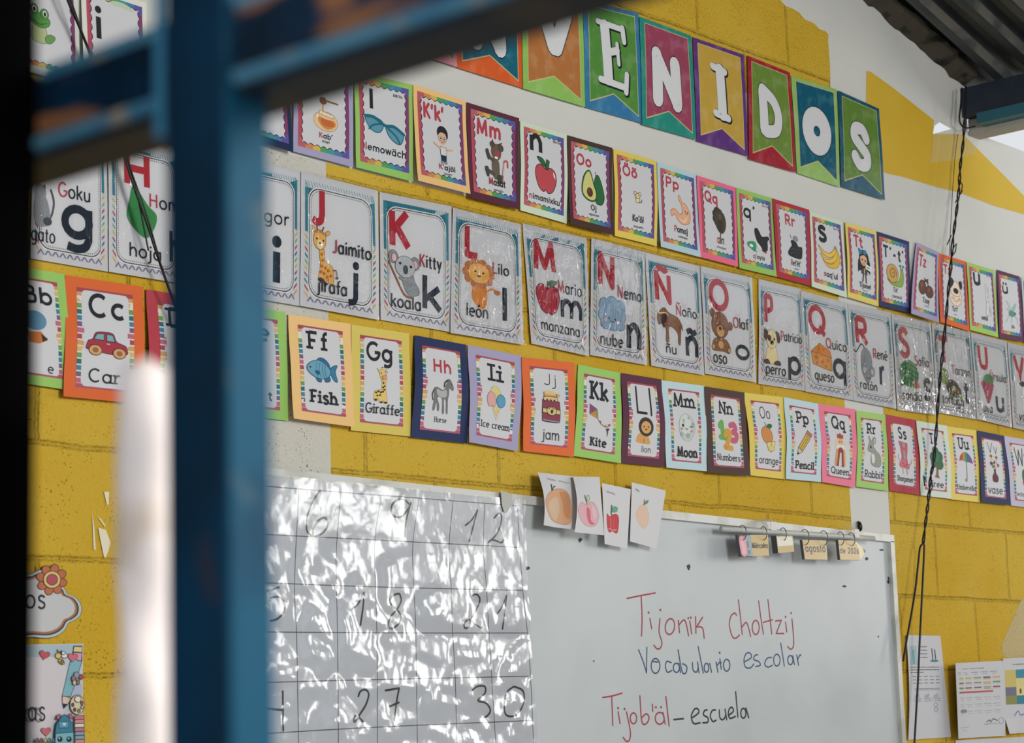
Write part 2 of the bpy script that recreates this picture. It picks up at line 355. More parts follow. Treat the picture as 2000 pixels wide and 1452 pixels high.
def plain(name, col, rough=.5, spec=.4, metal=0, noise=None, nsc=12, bump=0):
    m, N, Lk, b = newmat(name)
    b.inputs['Base Color'].default_value = (*srgb(col), 1); b.inputs['Roughness'].default_value = rough; b.inputs['Specular IOR Level'].default_value = spec; b.inputs['Metallic'].default_value = metal
    if noise or bump:
        tc = N.new('ShaderNodeTexCoord'); n = N.new('ShaderNodeTexNoise'); n.inputs['Scale'].default_value = nsc; n.inputs['Detail'].default_value = 5; Lk.new(tc.outputs['Object'], n.inputs['Vector'])
        if noise:
            mx = N.new('ShaderNodeMix'); mx.data_type = 'RGBA'; mx.inputs[6].default_value = (*srgb(col), 1); mx.inputs[7].default_value = (*srgb(noise), 1)
            r = N.new('ShaderNodeMapRange'); r.inputs[1].default_value = .5; r.inputs[2].default_value = .62; Lk.new(n.outputs[0], r.inputs[0]); Lk.new(r.outputs[0], mx.inputs[0]); Lk.new(mx.outputs[2], b.inputs['Base Color'])
        if bump:
            bp = N.new('ShaderNodeBump'); bp.inputs['Strength'].default_value = bump; bp.inputs['Distance'].default_value = .003; Lk.new(n.outputs[0], bp.inputs['Height']); Lk.new(bp.outputs[0], b.inputs['Normal'])
    return m
# ------------------------------------------------------------------ the end wall
def wp(*q): return [at(a, b) for a, b in zip(q[::2], q[1::2])]
def flat(name, polys, y_thick=None, **kw):
    V = []; F = []; I = []; Ms = []
    for pts, m, y in polys:
        if m not in Ms: Ms.append(m)
        for t in geometry.tessellate_polygon([[Vector((p.x, p.z, 0)) for p in pts]]):
            t = [pts[i] for i in t]
            ar = sum(t[i-1].x*t[i].z-t[i].x*t[i-1].z for i in range(3))
            if ar < 0: t = t[::-1]
            b = len(V); V += [(p.x, y, p.z) for p in t]; F.append((b, b+1, b+2)); I.append(Ms.index(m))
    return link(name, V, F, Ms, I)
rl = at(1878, 165); rg = at(1690, 0); sl = (rg.z-rl.z)/(rg.x-rl.x)          # the roof line on the wall
XR = 3.0; ZR = rl.z+sl*(XR-rl.x)
wt = at(1915, 265)
XC = rl.x+.02
outline = [Vector((.45, 0, 0)), Vector((8, 0, 0)), Vector((8, 0, wt.z)), Vector((XC, 0, wt.z)), Vector((XC, 0, rl.z)), Vector((XR, 0, ZR)), Vector((.45, 0, ZR+sl*(XR-.45)))]
# a broken corner of a block lets the sky through; cut it as a notch joined to a hair-thin slot
hole = wp(1822, 262, 1825, 246, 1835, 239, 1858, 252)
polys = []
hx0, hx1 = min(p.x for p in hole), max(p.x for p in hole); hz0, hz1 = min(p.z for p in hole), max(p.z for p in hole)
V3 = lambda x, z: Vector((x, 0, z))
def roofz(x): return rl.z+sl*(x-rl.x)
polys.append(([V3(.45, 0), V3(hx0, 0), V3(hx0, roofz(hx0)), V3(XR, ZR), V3(.45, ZR+sl*(XR-.45))], WHT, 0))
polys.append(([V3(hx0, 0), V3(hx1, 0), hole[3].copy(), hole[0].copy(), V3(hx0, hole[0].z)], WHT, 0))
polys.append(([hole[0].copy(), hole[1].copy(), hole[2].copy(), hole[3].copy(), V3(hx1, roofz(hx1)), V3(hx0, roofz(hx0))], WHT, 0))
polys.append(([V3(hx1, 0), V3(8, 0), V3(8, wt.z), V3(XC, wt.z), V3(XC, roofz(XC)), V3(hx1, roofz(hx1))], WHT, 0))
e = -.0006
# paint: the central field of block, left field, right field, stripes under the roof
ytop = at(636, 318).z; yl = at(640, 560).x; cr_ = at(1650, 800).x; cr2 = at(1728, 850).x
bot = 0.0
polys.append(([V3(.45, bot), V3(2.50, bot), V3(2.50, ytop+.1), V3(.45, ytop+.1)], YEL, e))
polys.append(([V3(2.50, bot), V3(yl, bot), V3(yl, ytop), V3(2.50, ytop)], WHTP, e))
polys.append(([V3(yl, bot), V3(cr_, bot), V3(cr_, ytop), V3(yl, ytop)], YEL, e))
polys.append(([V3(cr2, bot), V3(8, bot), V3(8, ytop), V3(cr2, ytop)], YEL, e))
polys.append((wp(700, -260, 1300, -170, 1500, -22, 1524, 0, 1534, 12, 1548, 17, 1560, 24, 1572, 38, 1590, 46, 1600, 57, 1612, 61, 1618, 68, 1617, 78, 1621, 130, 1622, 230, 1400, 165, 1140, 80, 700, -40), YEL, e))
polys.append((wp(1692, 139, 1700, 140, 1735, 165, 1780, 200, 1824, 235, 1822, 262, 1880, 262, 1940, 322, 2000, 383, 2080, 450, 2080, 452, 2000, 419, 1940, 402, 1875, 377, 1830, 366, 1760, 345, 1735, 340, 1690, 322), YELS, e))
polys.append((wp(1822, 262, 1880, 262, 1908, 292, 1905, 300, 1860, 314, 1817, 318), YELL, e*1.6))  # paler yellow patch within the stripe
polys.append((wp(2000, 1165, 1990, 1180, 1978, 1210, 1962, 1245, 1955, 1262, 1958, 1282, 1990, 1290, 2080, 1290, 2080, 1150), wallmat('bare_patch_paint', 'd0be90', 'ccb47c', False, True), e*1.6))
wall = flat('wall_end', polys); tag(wall, None, None, None, 'structure')
v, f = merge([box(.45, hx0-.05, .004, .15, 0, ytop+.2), box(hx1+.2, 8, .004, .15, 0, wt.z-.01)])
o = link('wall_end_core', v, f, [WHT]); o.parent = wall
mz = mat('8a6d1c'); V = []; F = []
# ------------------------------------------------------------------ floor, other walls, roof
fl, N, Lk, b = newmat('cement_floor'); b.inputs['Base Color'].default_value = (.30, .27, .24, 1); b.inputs['Roughness'].default_value = .6
v, f = box(.45, 8.1, -9, 0, -.1, 0); tag(link('floor', v, f, [fl]), None, None, None, 'structure')
dk = plain('unlit_window_jamb', '030303', .9, .02)  # near-black colour stands in for the shade on the jamb
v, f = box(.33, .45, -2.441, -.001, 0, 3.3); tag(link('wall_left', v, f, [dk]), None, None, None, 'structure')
wr = plain('far_wall_paint', 'cfc9b8', .8, .2)
v, f = merge([box(8, 8.12, -8, 0, 0, 1.72), box(8, 8.12, -8, 0, 2.78, 3.4), box(8, 8.12, -8, -5.72, 1.72, 2.78), box(8, 8.12, -4.88, -4.02, 1.72, 2.78), box(8, 8.12, -3.18, -2.32, 1.72, 2.78), box(8, 8.12, -1.48, 0, 1.72, 2.78)])
tag(link('wall_right', v, f, [wr]), None, None, None, 'structure')
rm, N, Lk, b = newmat('zinc_roof'); b.inputs['Metallic'].default_value = .25; b.inputs['Roughness'].default_value = .5
tc = N.new('ShaderNodeTexCoord'); n = N.new('ShaderNodeTexNoise'); n.inputs['Scale'].default_value = 9; n.inputs['Detail'].default_value = 6; mp = N.new('ShaderNodeMapping'); mp.inputs['Scale'].default_value = (.5, 3, 1)
Lk.new(tc.outputs['Object'], mp.inputs[0]); Lk.new(mp.outputs[0], n.inputs['Vector']); rp = N.new('ShaderNodeValToRGB')
rp.color_ramp.elements[0].position = .35; rp.color_ramp.elements[0].color = (*srgb('283038'), 1); rp.color_ramp.elements[1].position = .72; rp.color_ramp.elements[1].color = (*srgb('454a4c'), 1)
Lk.new(n.outputs[0], rp.inputs[0]); Lk.new(rp.outputs[0], b.inputs['Base Color'])
def roof(x0, x1, y0, y1, pitch=.115, amp=.02):
    V = []; F = []; nn = int((y1-y0)/pitch*8)
    xs = [x0, x1]
    for i in range(nn+1):
        y = y0+(y1-y0)*i/nn; ph = (i % 8)/8; h = amp*max(-1, min(1, 1.7*math.cos(2*math.pi*ph)))
        for x in xs: V.append((x, y, roofz(x)+.03+h))
    for i in range(nn): F.append((2*i, 2*i+1, 2*i+3, 2*i+2))
    return V, F
V, F = roof(XR, XC+.12, -5.0, .05); ro = tag(link('roof', V, F, [rm, plain('pale_roof_ridge', '66655e', .8, .2, 0, '43474a', 7)], [1 if i % 8 == 2 else 0 for i in range(len(F))]), None, None, None, 'structure')  # one paler face in each corrugation
ro.modifiers.new('t', 'SOLIDIFY').thickness = .002
V2 = [(2*XR-x if abs(x-XR) > 1e-6 else x, y, z) for x, y, z in V]
tag(link('roof_slope_left', V2, [q[::-1] for q in F], [rm]), None, None, None, 'structure')
# mortar bedding under the roof edge
mo = plain('dark_mortar', '4a463e', .9, .1, 0, '232323', 14, 1)
random.seed(3); V = []; F = []
n_ = 46
for i in range(n_+1):
    x = 4.3+(XC-.01-4.3)*i/n_; zt = roofz(x)+.028; d = .012+.016*random.random()
    V += [(x, -.05-.02*random.random(), zt), (x, -.028-.02*random.random(), zt-d*.7), (x, -.0008, zt-d-.012)]
for i in range(n_):
    for k in (0, 1): F.append((3*i+k, 3*i+k+1, 3*i+k+4, 3*i+k+3))
tag(link('trim_1', V, F, [mo]), None, None, None, 'structure')
# eave beam, lower purlin, concrete ring beam, all running toward the window side
bt, bb, rb = at(1880, 176), at(1878, 230), at(1868, 271)
bs = plain('navy_beam_paint', '27313f', .5, .4, 0, '1c2a3c', 8)
ts = plain('teal_beam_paint', '2a6478', .45, .4, 0, '235565', 6)
cs = plain('grey_concrete', 'a9a9a6', .85, .2, 0, '96968f', 5, .4)
bx = bb.x
beam = empty('eave_beam', (bx, -1.5, bb.z), 'dark navy steel eave beam under the corrugated roof edge', 'beam')
g = beam.location
for nm, a in (('web', (bx, bx+.012, -3.2, -.002, bb.z, bt.z)), ('flange', (bx+.012, bx+.07, -3.2, -.002, bb.z, bb.z+.012)), ('flange', (bx+.012, bx+.07, -3.2, -.002, bt.z-.012, bt.z))):
    bevbox(nm, *a, bs, beam, g)
pur = bevbox('steel_purlin', bx-.02, bx+.03, -3.2, -.06, bb.z-.036, bb.z-.002, ts); tag(pur, 'teal painted steel tube slung under the navy eave beam', 'beam')
tag(bevbox('ring_beam', bx+.032, bx+.10, -3.2, -.002, rb.z+.022, bb.z-.001, cs), None, None, None, 'structure')
# ------------------------------------------------------------------ window grille in front of the camera
def paint(name, c1, c2, rust, sc=18, lo=.55, st=(1, 1, 1)):
    m, N, Lk, b = newmat(name); tc = N.new('ShaderNodeTexCoord')
    n = N.new('ShaderNodeTexNoise'); n.inputs['Scale'].default_value = sc; n.inputs['Detail'].default_value = 3
    n2 = N.new('ShaderNodeTexNoise'); n2.inputs['Scale'].default_value = sc*1.4; n2.inputs['Detail'].default_value = 2
    mp = N.new('ShaderNodeMapping'); mp.inputs['Location'].default_value = (3.1, 1.7, 4.4); mp.inputs['Scale'].default_value = st; Lk.new(tc.outputs['Object'], mp.inputs[0]); Lk.new(mp.outputs[0], n2.inputs['Vector']); Lk.new(tc.outputs['Object'], n.inputs['Vector'])
    a = N.new('ShaderNodeMix'); a.data_type = 'RGBA'; a.inputs[6].default_value = (*srgb(c1), 1); a.inputs[7].default_value = (*srgb(c2), 1)
    r = N.new('ShaderNodeMapRange'); r.inputs[1].default_value = .45; r.inputs[2].default_value = .65; Lk.new(n.outputs[0], r.inputs[0]); Lk.new(r.outputs[0], a.inputs[0])
    q = N.new('ShaderNodeMix'); q.data_type = 'RGBA'; q.inputs[7].default_value = (*srgb(rust), 1); Lk.new(a.outputs[2], q.inputs[6])
    r2 = N.new('ShaderNodeMapRange'); r2.inputs[1].default_value = lo; r2.inputs[2].default_value = lo+.06; Lk.new(n2.outputs[0], r2.inputs[0]); Lk.new(r2.outputs[0], q.inputs[0])
    Lk.new(q.outputs[2], b.inputs['Base Color']); b.inputs['Roughness'].default_value = .5; b.inputs['Specular IOR Level'].default_value = .12
    return m
navy = paint('navy_bar_paint', '06263a', '04304a', '3a2a22', 14, .64); litp = paint('lit_bar_paint', '07465f', '06384f', '3a525c', 22, .62)
railp = paint('rail_paint', '071c2c', '082a44', '8a5c3c', 26, .47, (1, .4, 1.6)); lipp = paint('lit_worn_lip_paint', '4f7d92', '3a6c88', 'a08a6c', 24, .58); under = paint('rail_underside_shade', '161f2a', '101c28', '2c2a2a', 20, .6)  # lip's light and underside's shade put into colour, besides rust and wear
gy0 = -2.441
gr = empty('window_grille', (.455, -2.53, 1.55), 'blurred blue painted steel window grille close in front, rust on its rail', 'window grille')
g = gr.location
ya, yb = atx(321, 800, .446).y, atx(447, 800, .446).y
pw = .0156
# post: tube, outer face navy, side face teal with the light put into its colour
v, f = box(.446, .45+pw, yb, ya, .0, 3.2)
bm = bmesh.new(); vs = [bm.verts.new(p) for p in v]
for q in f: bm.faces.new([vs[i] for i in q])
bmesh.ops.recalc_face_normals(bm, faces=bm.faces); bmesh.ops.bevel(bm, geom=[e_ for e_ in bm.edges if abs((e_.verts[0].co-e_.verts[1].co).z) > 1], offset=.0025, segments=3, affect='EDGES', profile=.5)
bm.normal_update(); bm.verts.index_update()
link('post', [tuple(q.co) for q in bm.verts], [[q.index for q in h.verts] for h in bm.faces], [navy, litp], [1 if h.normal.y < -.5 else 0 for h in bm.faces], gr, g); bm.free()
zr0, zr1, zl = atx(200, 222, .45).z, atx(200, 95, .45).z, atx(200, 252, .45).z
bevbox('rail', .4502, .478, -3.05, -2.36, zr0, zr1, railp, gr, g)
bevbox('added_lit_rail_edge', .4495, .456, -3.05, -2.443, zr1-.0035, zr1+.0015, lipp, gr, g, .001)  # added pale strip for the bright top edge of the rail
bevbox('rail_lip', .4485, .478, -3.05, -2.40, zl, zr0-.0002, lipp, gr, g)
bevbox('rail_shade_sheet', .4502, .479, -3.05, -2.36, zl-.003, zl-.0002, under, gr, g, .001)
bevbox('lit_edge_strip', .4448, .4465, ya-.001, ya+.004, zl-.012, 2.05, plain('lit_edge_blue', '35708e', .5, .15), gr, g, .001)  # added strip: the post's lit left edge as a lighter colour
# whitewashed strip along the far side of the post
random.seed(5)
zt = atx(290, 680, .45).z; V = []; F = []; nz = 260; na = 14
y0_, y1_ = atx(318, 1000, .462).y, atx(258, 1000, .462).y
for i in range(nz+1):
    z = zt-(zt-.6)*(i/nz); t = min(1, (zt-z)/.009); sc = math.sqrt(max(.0, 1-(1-t)**2)) if t < 1 else 1
    ny = .0016*math.sin(z*61)+.0012*math.sin(z*143+1); cyy = (y0_+y1_)/2; ry = ((y1_-y0_)/2+ny)*max(sc, .02)
    for k in range(na):
        a = 2*math.pi*k/na; V.append((.462+.011*math.cos(a)*max(sc, .1), cyy+ry*math.sin(a)+.0006*math.sin(z*90+k), z))
for i in range(nz):
    for k in range(na): F.append((i*na+k, (i+1)*na+k, (i+1)*na+(k+1) % na, i*na+(k+1) % na))
F.append(list(range(na)))
ws = plain('flaking_whitewash', 'f1e6e2', .8, .2, 0, 'd9c9bc', 38, .6)
tag(link('plaster_strip', V, F, [ws], None, None, None, True), 'blurred strip of flaking white plaster along the blue window post', 'plaster strip')
# ------------------------------------------------------------------ printed pictures (0..100 boxes, y down)
A = {}
A['giraffe'] = [('O', 'brown', 1.5), ('S', 'honey', [32, 40, 50, 42, 54, 60, 84, 70, 88, 96, 70, 97, 68, 90, 56, 98, 30, 94, 36, 70]), ('E', 'honey', 33, 26, 24, 17), ('S', 'honey', [10, 14, 2, 6, 8, 4, 18, 10]), ('S', 'honey', [56, 12, 66, 8, 72, 12, 58, 18]), ('O',),
 ('C', 'dbrown', 4, [24, 10, 21, 3]), ('C', 'dbrown', 4, [42, 10, 47, 4]), ('E', 'cream', 33, 34, 13, 8), ('E', 'ink', 21, 25, 3, 2), ('E', 'ink', 46, 27, 3, 2), ('E', 'dbrown', 32, 32, 4, 1.5)] + [('E', 'brick', x, y, 4.5, 2.6) for x, y in ((20, 13), (34, 12), (46, 14), (40, 50), (44, 60), (42, 70), (55, 72), (66, 76), (50, 82), (62, 87), (76, 84), (38, 80), (46, 92))] + [('C', 'dbrown', 2.5, [84, 74, 94, 74, 98, 84]), ('E', 'dbrown', 98, 86, 5, 2), ('S', 'dbrown', [28, 92, 36, 90, 56, 97, 50, 100, 34, 98])]
A['koala'] = [('C', 'brown', 6, [2, 28, 26, 62, 50, 92, 72, 97]), ('O', 'dgrey', 1), ('S', 'grey', [48, 50, 76, 48, 84, 62, 98, 80, 92, 90, 64, 92, 46, 70]), ('E', 'grey', 16, 16, 15, 14), ('E', 'grey', 84, 24, 15, 14), ('E', 'lpink', 18, 18, 8, 9), ('E', 'lpink', 84, 26, 8, 9), ('E', 'lgrey', 52, 34, 31, 23), ('O',), ('E', 'dgrey', 53, 40, 8, 10), ('E', 'ink', 36, 28, 4, 3), ('E', 'ink', 70, 32, 4, 3), ('S', 'grey', [34, 56, 60, 60, 58, 66, 36, 62])]
A['lion2'] = [('S', 'amber', [30, 50, 64, 56, 62, 98, 40, 98, 24, 80])] + [('E', 'brick', 42+34*math.cos(t*.628), 28+23*math.sin(t*.628), 12, 9) for t in range(10)] + [('E', 'honey', 42, 28, 30, 21), ('E', 'ink', 32, 25, 3, 2), ('E', 'ink', 54, 26, 3, 2), ('E', 'dbrown', 42, 34, 5, 2.5), ('C', 'amber', 4, [64, 64, 80, 56, 94, 62]), ('E', 'brick', 94, 62, 8, 5)]
A['apple'] = [('O', 'maroon', 2), ('S', 'crimson', [48, 26, 30, 16, 8, 24, 3, 50, 18, 84, 40, 97, 50, 93, 62, 98, 84, 84, 97, 50, 90, 24, 68, 18]), ('O',), ('C', 'dbrown', 5, [49, 28, 52, 8]), ('S', 'dgreen', [54, 18, 62, 2, 90, 2, 78, 16])]
A['apple1'] = [('O', 'ink', 2.4), ('S', 'c04a52', [46, 30, 24, 22, 6, 34, 5, 58, 20, 86, 40, 97, 52, 92, 64, 99, 84, 90, 97, 62, 92, 36, 72, 26]), ('S', 'dgreen', [48, 26, 30, 20, 12, 3, 34, 4, 46, 14]), ('P', 'dgreen', [48, 32, 54, 4, 66, 7, 60, 33]), ('O',), ('S', 'glow', [82, 36, 90, 44, 91, 54, 84, 46])]
A['cloud'] = [('E', '6f8fae', *q) for q in ((50, 52, 42, 40), (22, 30, 20, 22), (50, 18, 22, 18), (78, 30, 20, 22), (88, 56, 12, 18), (14, 58, 13, 20), (28, 84, 20, 15), (54, 88, 22, 12), (78, 82, 18, 15))] + [('E', '8fabc2', *q) for q in ((50, 52, 40, 38), (22, 30, 17, 19), (50, 19, 19, 15), (78, 30, 17, 19), (88, 56, 10, 15), (14, 58, 11, 17), (28, 83, 17, 13), (54, 86, 19, 11), (78, 81, 15, 12))] + [('E', 'lpink', 26, 72, 6, 5), ('E', 'lpink', 72, 74, 6, 5), ('E', 'dgrey', 38, 66, 2, 3), ('E', 'dgrey', 60, 67, 2, 3), ('C', 'dgrey', 1.5, [44, 73, 50, 76, 55, 73])]
A['gnu'] = [('O', 'dbrown', 1), ('S', 'brown', [10, 20, 30, 6, 48, 18, 80, 26, 96, 46, 92, 60, 88, 100, 80, 98, 78, 70, 56, 56, 44, 62, 44, 98, 32, 98, 34, 66, 20, 52, 6, 56, 2, 34]), ('S', 'dbrown', [16, 28, 40, 22, 36, 46, 24, 62]), ('O',), ('C', 'cream', 3, [2, 18, 12, 24, 34, 20, 42, 26]), ('C', 'dbrown', 2.5, [95, 46, 98, 60]), ('E', 'ink', 12, 32, 2.5, 2)]
A['bear'] = [('O', 'dbrown', 1.2), ('S', 'brown', [22, 68, 70, 68, 90, 88, 82, 99, 60, 96, 36, 97, 10, 96, 8, 84]), ('E', 'brown', 12, 10, 12, 10), ('E', 'brown', 90, 34, 10, 10), ('E', 'brown', 44, 36, 38, 31), ('E', 'tan', 44, 50, 19, 14), ('E', 'tan', 12, 89, 7, 6), ('E', 'tan', 82, 92, 7, 6), ('O',), ('E', 'ink', 28, 35, 4, 4), ('E', 'ink', 58, 42, 4, 4), ('E', 'dbrown', 43, 44, 6, 4), ('E', 'tan', 44, 82, 12, 9)]
A['dog2'] = [('O', 'dgrey', 1.2), ('S', 'cream', [24, 52, 70, 50, 82, 78, 88, 94, 50, 98, 8, 94, 14, 74]), ('E', 'cream', 46, 28, 32, 27), ('S', 'dbrown', [20, 6, 2, 4, 0, 24, 12, 34, 22, 18]), ('S', 'dbrown', [72, 4, 90, 10, 96, 30, 84, 36, 74, 18]), ('O',), ('E', 'dbrown', 30, 26, 11, 9), ('E', 'ink', 60, 28, 4, 4), ('E', 'ink', 32, 28, 4, 4), ('E', 'ink', 46, 38, 10, 6), ('S', 'dbrown', [0, 90, 22, 86, 36, 98, 6, 99]), ('S', 'dbrown', [60, 98, 70, 88, 94, 88, 98, 99])]
A['cheese'] = [('O', 'brown', 1.5), ('P', 'amber', [4, 40, 44, 3, 92, 26, 98, 50, 4, 42]), ('P', 'd99a4a', [4, 40, 96, 50, 98, 98, 70, 96, 10, 84]), ('O',)] + [('E', 'brick', *q) for q in ((40, 24, 5, 5), (60, 24, 6, 5), (24, 58, 8, 7), (52, 70, 9, 7), (80, 62, 6, 6), (30, 78, 5, 4), (68, 86, 6, 5))]
A['mouse2'] = [('C', 'dgrey', 4, [52, 14, 38, 4, 22, 16, 10, 26, 1, 22]), ('O', 'dgrey', 1), ('S', 'grey', [52, 12, 76, 24, 82, 54, 76, 80, 58, 98, 40, 82, 32, 60, 34, 30]), ('E', 'grey', 44, 66, 12, 12), ('E', 'grey', 80, 68, 12, 12), ('O',), ('E', 'lgrey', 44, 67, 7, 7), ('E', 'lgrey', 80, 69, 7, 7), ('E', 'ink', 54, 86, 3, 2), ('E', 'ink', 66, 86, 3, 2), ('E', 'lpink', 60, 97, 3, 2)]
A['melon'] = [('O', 'dgreen', 1.5), ('E', 'leaf', 45, 46, 44, 45, 10), ('O',)] + [('C', 'dteal' if 0 else 'dgreen', 6, [6, y+4, 40, y-8, 80, y+6]) for y in (20, 36, 52, 68, 84)] + [('P', 'lgreen', [66, 58, 62, 100, 94, 88, 92, 84]), ('P', 'b8424c', [68, 58, 66, 96, 92, 84])]
A['turtle'] = [('O', 'dgreen', 1.2), ('E', 'olive', 22, 28, 20, 26), ('S', 'dbrown', [34, 44, 60, 36, 86, 52, 96, 76, 76, 92, 46, 88, 30, 66]), ('S', 'olive', [44, 84, 56, 88, 54, 100, 42, 98]), ('S', 'olive', [80, 84, 92, 80, 98, 96, 86, 98]), ('O',), ('E', 'glow', 14, 20, 6, 8), ('E', 'glow', 30, 22, 6, 8), ('E', 'ink', 15, 22, 2.5, 4), ('E', 'ink', 30, 24, 2.5, 4), ('E', 'olive', 62, 64, 12, 10), ('E', 'brown', 80, 72, 7, 7), ('E', 'brown', 48, 76, 6, 6)]
A['grapes'] = [('S', 'leaf', [30, 14, 54, 2, 86, 4, 96, 24, 70, 30, 50, 34, 24, 30])] + [('E', 'a8405c' if (i+j) % 2 else 'b8506a', 22+i*13+j*6.5, 34+j*10, 9, 7) for j in range(6) for i in range(6-j)]
A['cow'] = [('E', 'ink', 30, 10, 14, 8), ('E', 'ink', 84, 14, 12, 8), ('E', 'glow', 56, 34, 30, 26), ('E', 'lpink', 56, 52, 22, 12), ('E', 'ink', 46, 28, 4, 4), ('E', 'ink', 68, 28, 4, 4), ('S', 'glow', [36, 56, 80, 56, 90, 96, 30, 96]), ('E', 'ink', 44, 80, 8, 6), ('E', 'ink', 70, 90, 8, 6)]
A['cat'] = [('C', 'dgrey', 9, [58, 96, 84, 70, 92, 40, 78, 14]), ('S', 'grey', [8, 30, 50, 30, 72, 60, 74, 96, 10, 96]), ('E', 'grey', 30, 24, 26, 20), ('P', 'dgrey', [10, 14, 12, 0, 24, 8]), ('P', 'dgrey', [40, 8, 52, 2, 52, 18]), ('E', 'dgrey', 64, 88, 20, 10)]
A['leaf'] = [('O', 'dgreen', 1), ('S', 'leaf', [28, 2, 14, 30, 5, 62, 30, 84, 66, 97, 92, 74, 98, 50, 70, 34]), ('O',), ('C', 'dgreen', 2, [28, 4, 50, 50, 66, 96]), ('C', 'dgreen', 1.2, [44, 40, 24, 50]), ('C', 'dgreen', 1.2, [50, 52, 80, 56])]
A['iguana'] = [('S', 'leaf', [5, 40, 30, 20, 60, 30, 95, 60, 60, 60, 30, 80])]
A['jar'] = [('O', 'brown', 1.2), ('E', 'e6c79a', 50, 72, 48, 28), ('P', 'e9d9b8', [26, 42, 82, 50, 80, 60, 24, 54]), ('O',), ('S', 'd9893c', [22, 62, 50, 66, 82, 66, 88, 80, 60, 94, 40, 90, 24, 78]), ('S', 'c8683c', [32, 66, 78, 70, 76, 84, 40, 84]), ('E', 'glow', 16, 62, 4, 5), ('C', 'brown', 5, [50, 12, 98, 14]), ('E', 'brown', 40, 14, 14, 11), ('L', 'dbrown', 1.5, [32, 8, 34, 22]), ('L', 'dbrown', 1.5, [42, 5, 44, 24]), ('C', 'amber', 3, [40, 24, 38, 38, 40, 46])]
A['glasses'] = [('O', 'dteal', 2), ('S', '5f97ae', [3, 10, 22, 4, 40, 12, 47, 26, 44, 52, 34, 68, 18, 62, 8, 40]), ('S', '5f97ae', [54, 36, 68, 26, 86, 40, 97, 56, 92, 92, 80, 96, 64, 78, 56, 56]), ('O',), ('C', 'dteal', 6, [2, 8, 24, 6, 46, 28, 56, 32, 74, 28, 98, 52]), ('C', 'dteal', 3.5, [12, 60, 22, 40, 42, 28]), ('C', 'dteal', 3.5, [58, 40, 78, 66, 88, 94])]
A['boy'] = [('E', 'ink', 50, 20, 28, 20), ('E', 'skin', 48, 32, 22, 18), ('S', 'ink', [24, 28, 28, 10, 50, 4, 74, 12, 76, 30, 64, 20, 40, 18]), ('O', 'ink', 1.5), ('E', 'white', 38, 34, 8, 5.5), ('E', 'white', 60, 35, 8, 5.5), ('P', 'white', [34, 56, 66, 56, 64, 78, 36, 78]), ('O',), ('E', 'ink', 39, 34, 3, 2.5), ('E', 'ink', 59, 35, 3, 2.5), ('C', 'skin', 7, [36, 60, 14, 54, 6, 50]), ('C', 'skin', 7, [64, 60, 84, 60, 96, 58]), ('C', 'c05050', 2, [42, 43, 48, 45, 54, 43]), ('P', '22344e', [36, 78, 64, 78, 62, 95, 52, 95, 50, 84, 48, 95, 38, 95]), ('E', 'grey', 42, 97, 8, 3), ('E', 'grey', 60, 97, 8, 3)]
A['deer'] = [('S', '6b5f52', [34, 44, 60, 48, 64, 76, 60, 90, 40, 92, 30, 70]), ('E', '6b5a4c', 50, 28, 22, 20), ('E', '5a4c42', 34, 12, 11, 8), ('E', '5a4c42', 70, 16, 12, 9), ('C', 'dbrown', 4, [38, 10, 36, 1]), ('C', 'dbrown', 4, [58, 10, 74, 4]), ('E', 'a8484c', 52, 32, 12, 7), ('C', '5a5248', 11, [36, 50, 22, 44, 14, 34]), ('S', '4a463e', [4, 30, 16, 26, 22, 46, 14, 50]), ('C', '5a5248', 12, [38, 82, 20, 78, 6, 76]), ('S', '3f4a44', [0, 70, 14, 68, 18, 88, 8, 90]), ('S', '3f4a44', [56, 82, 74, 82, 72, 99, 54, 99]), ('C', 'c05050', 5, [74, 96, 80, 60, 84, 46, 96, 44, 98, 58]), ('C', 'glow', 2, [76, 80, 82, 50]), ('E', 'glow', 48, 42, 8, 3)]
A['avocado'] = [('O', '16351f', 2), ('S', 'dgreen', [66, 14, 78, 16, 92, 44, 99, 74, 90, 94, 74, 98, 60, 90, 56, 40]), ('S', '3f6f36', [28, 6, 42, 8, 56, 44, 66, 66, 60, 88, 36, 94, 10, 84, 2, 64, 10, 28]), ('O',), ('S', 'd3cf82', [28, 10, 40, 12, 53, 46, 62, 67, 57, 85, 36, 90, 13, 81, 6, 64, 14, 30]), ('E', '5a3426', 36, 68, 13, 14), ('E', '6e4632', 33, 64, 6, 6), ('L', '16351f', 1.6, [64, 16, 62, 4])]
A['tinymouse'] = [('O', 'dbrown', 4), ('E', 'cream', 50, 66, 24, 24), ('E', 'cream', 22, 18, 16, 14), ('E', 'cream', 72, 18, 16, 14), ('E', 'cream', 48, 36, 26, 20), ('O',), ('E', 'ink', 38, 34, 4, 4), ('E', 'ink', 58, 34, 4, 4), ('C', 'dbrown', 5, [66, 84, 90, 80, 94, 58])]
A['stomach'] = [('O', 'b9744e', 2), ('S', 'e6b08e', [44, 4, 52, 4, 60, 22, 80, 28, 98, 56, 92, 88, 64, 99, 38, 90, 22, 70, 8, 80, 2, 66, 10, 56, 28, 54, 44, 66, 58, 60, 58, 36, 46, 18]), ('O',), ('S', 'f0c9ac', [38, 76, 60, 84, 84, 66, 74, 90, 54, 92]), ('E', 'ink', 74, 52, 2, 3), ('E', 'ink', 86, 54, 2, 3), ('C', 'ink', 1.6, [76, 60, 80, 57, 84, 60])]
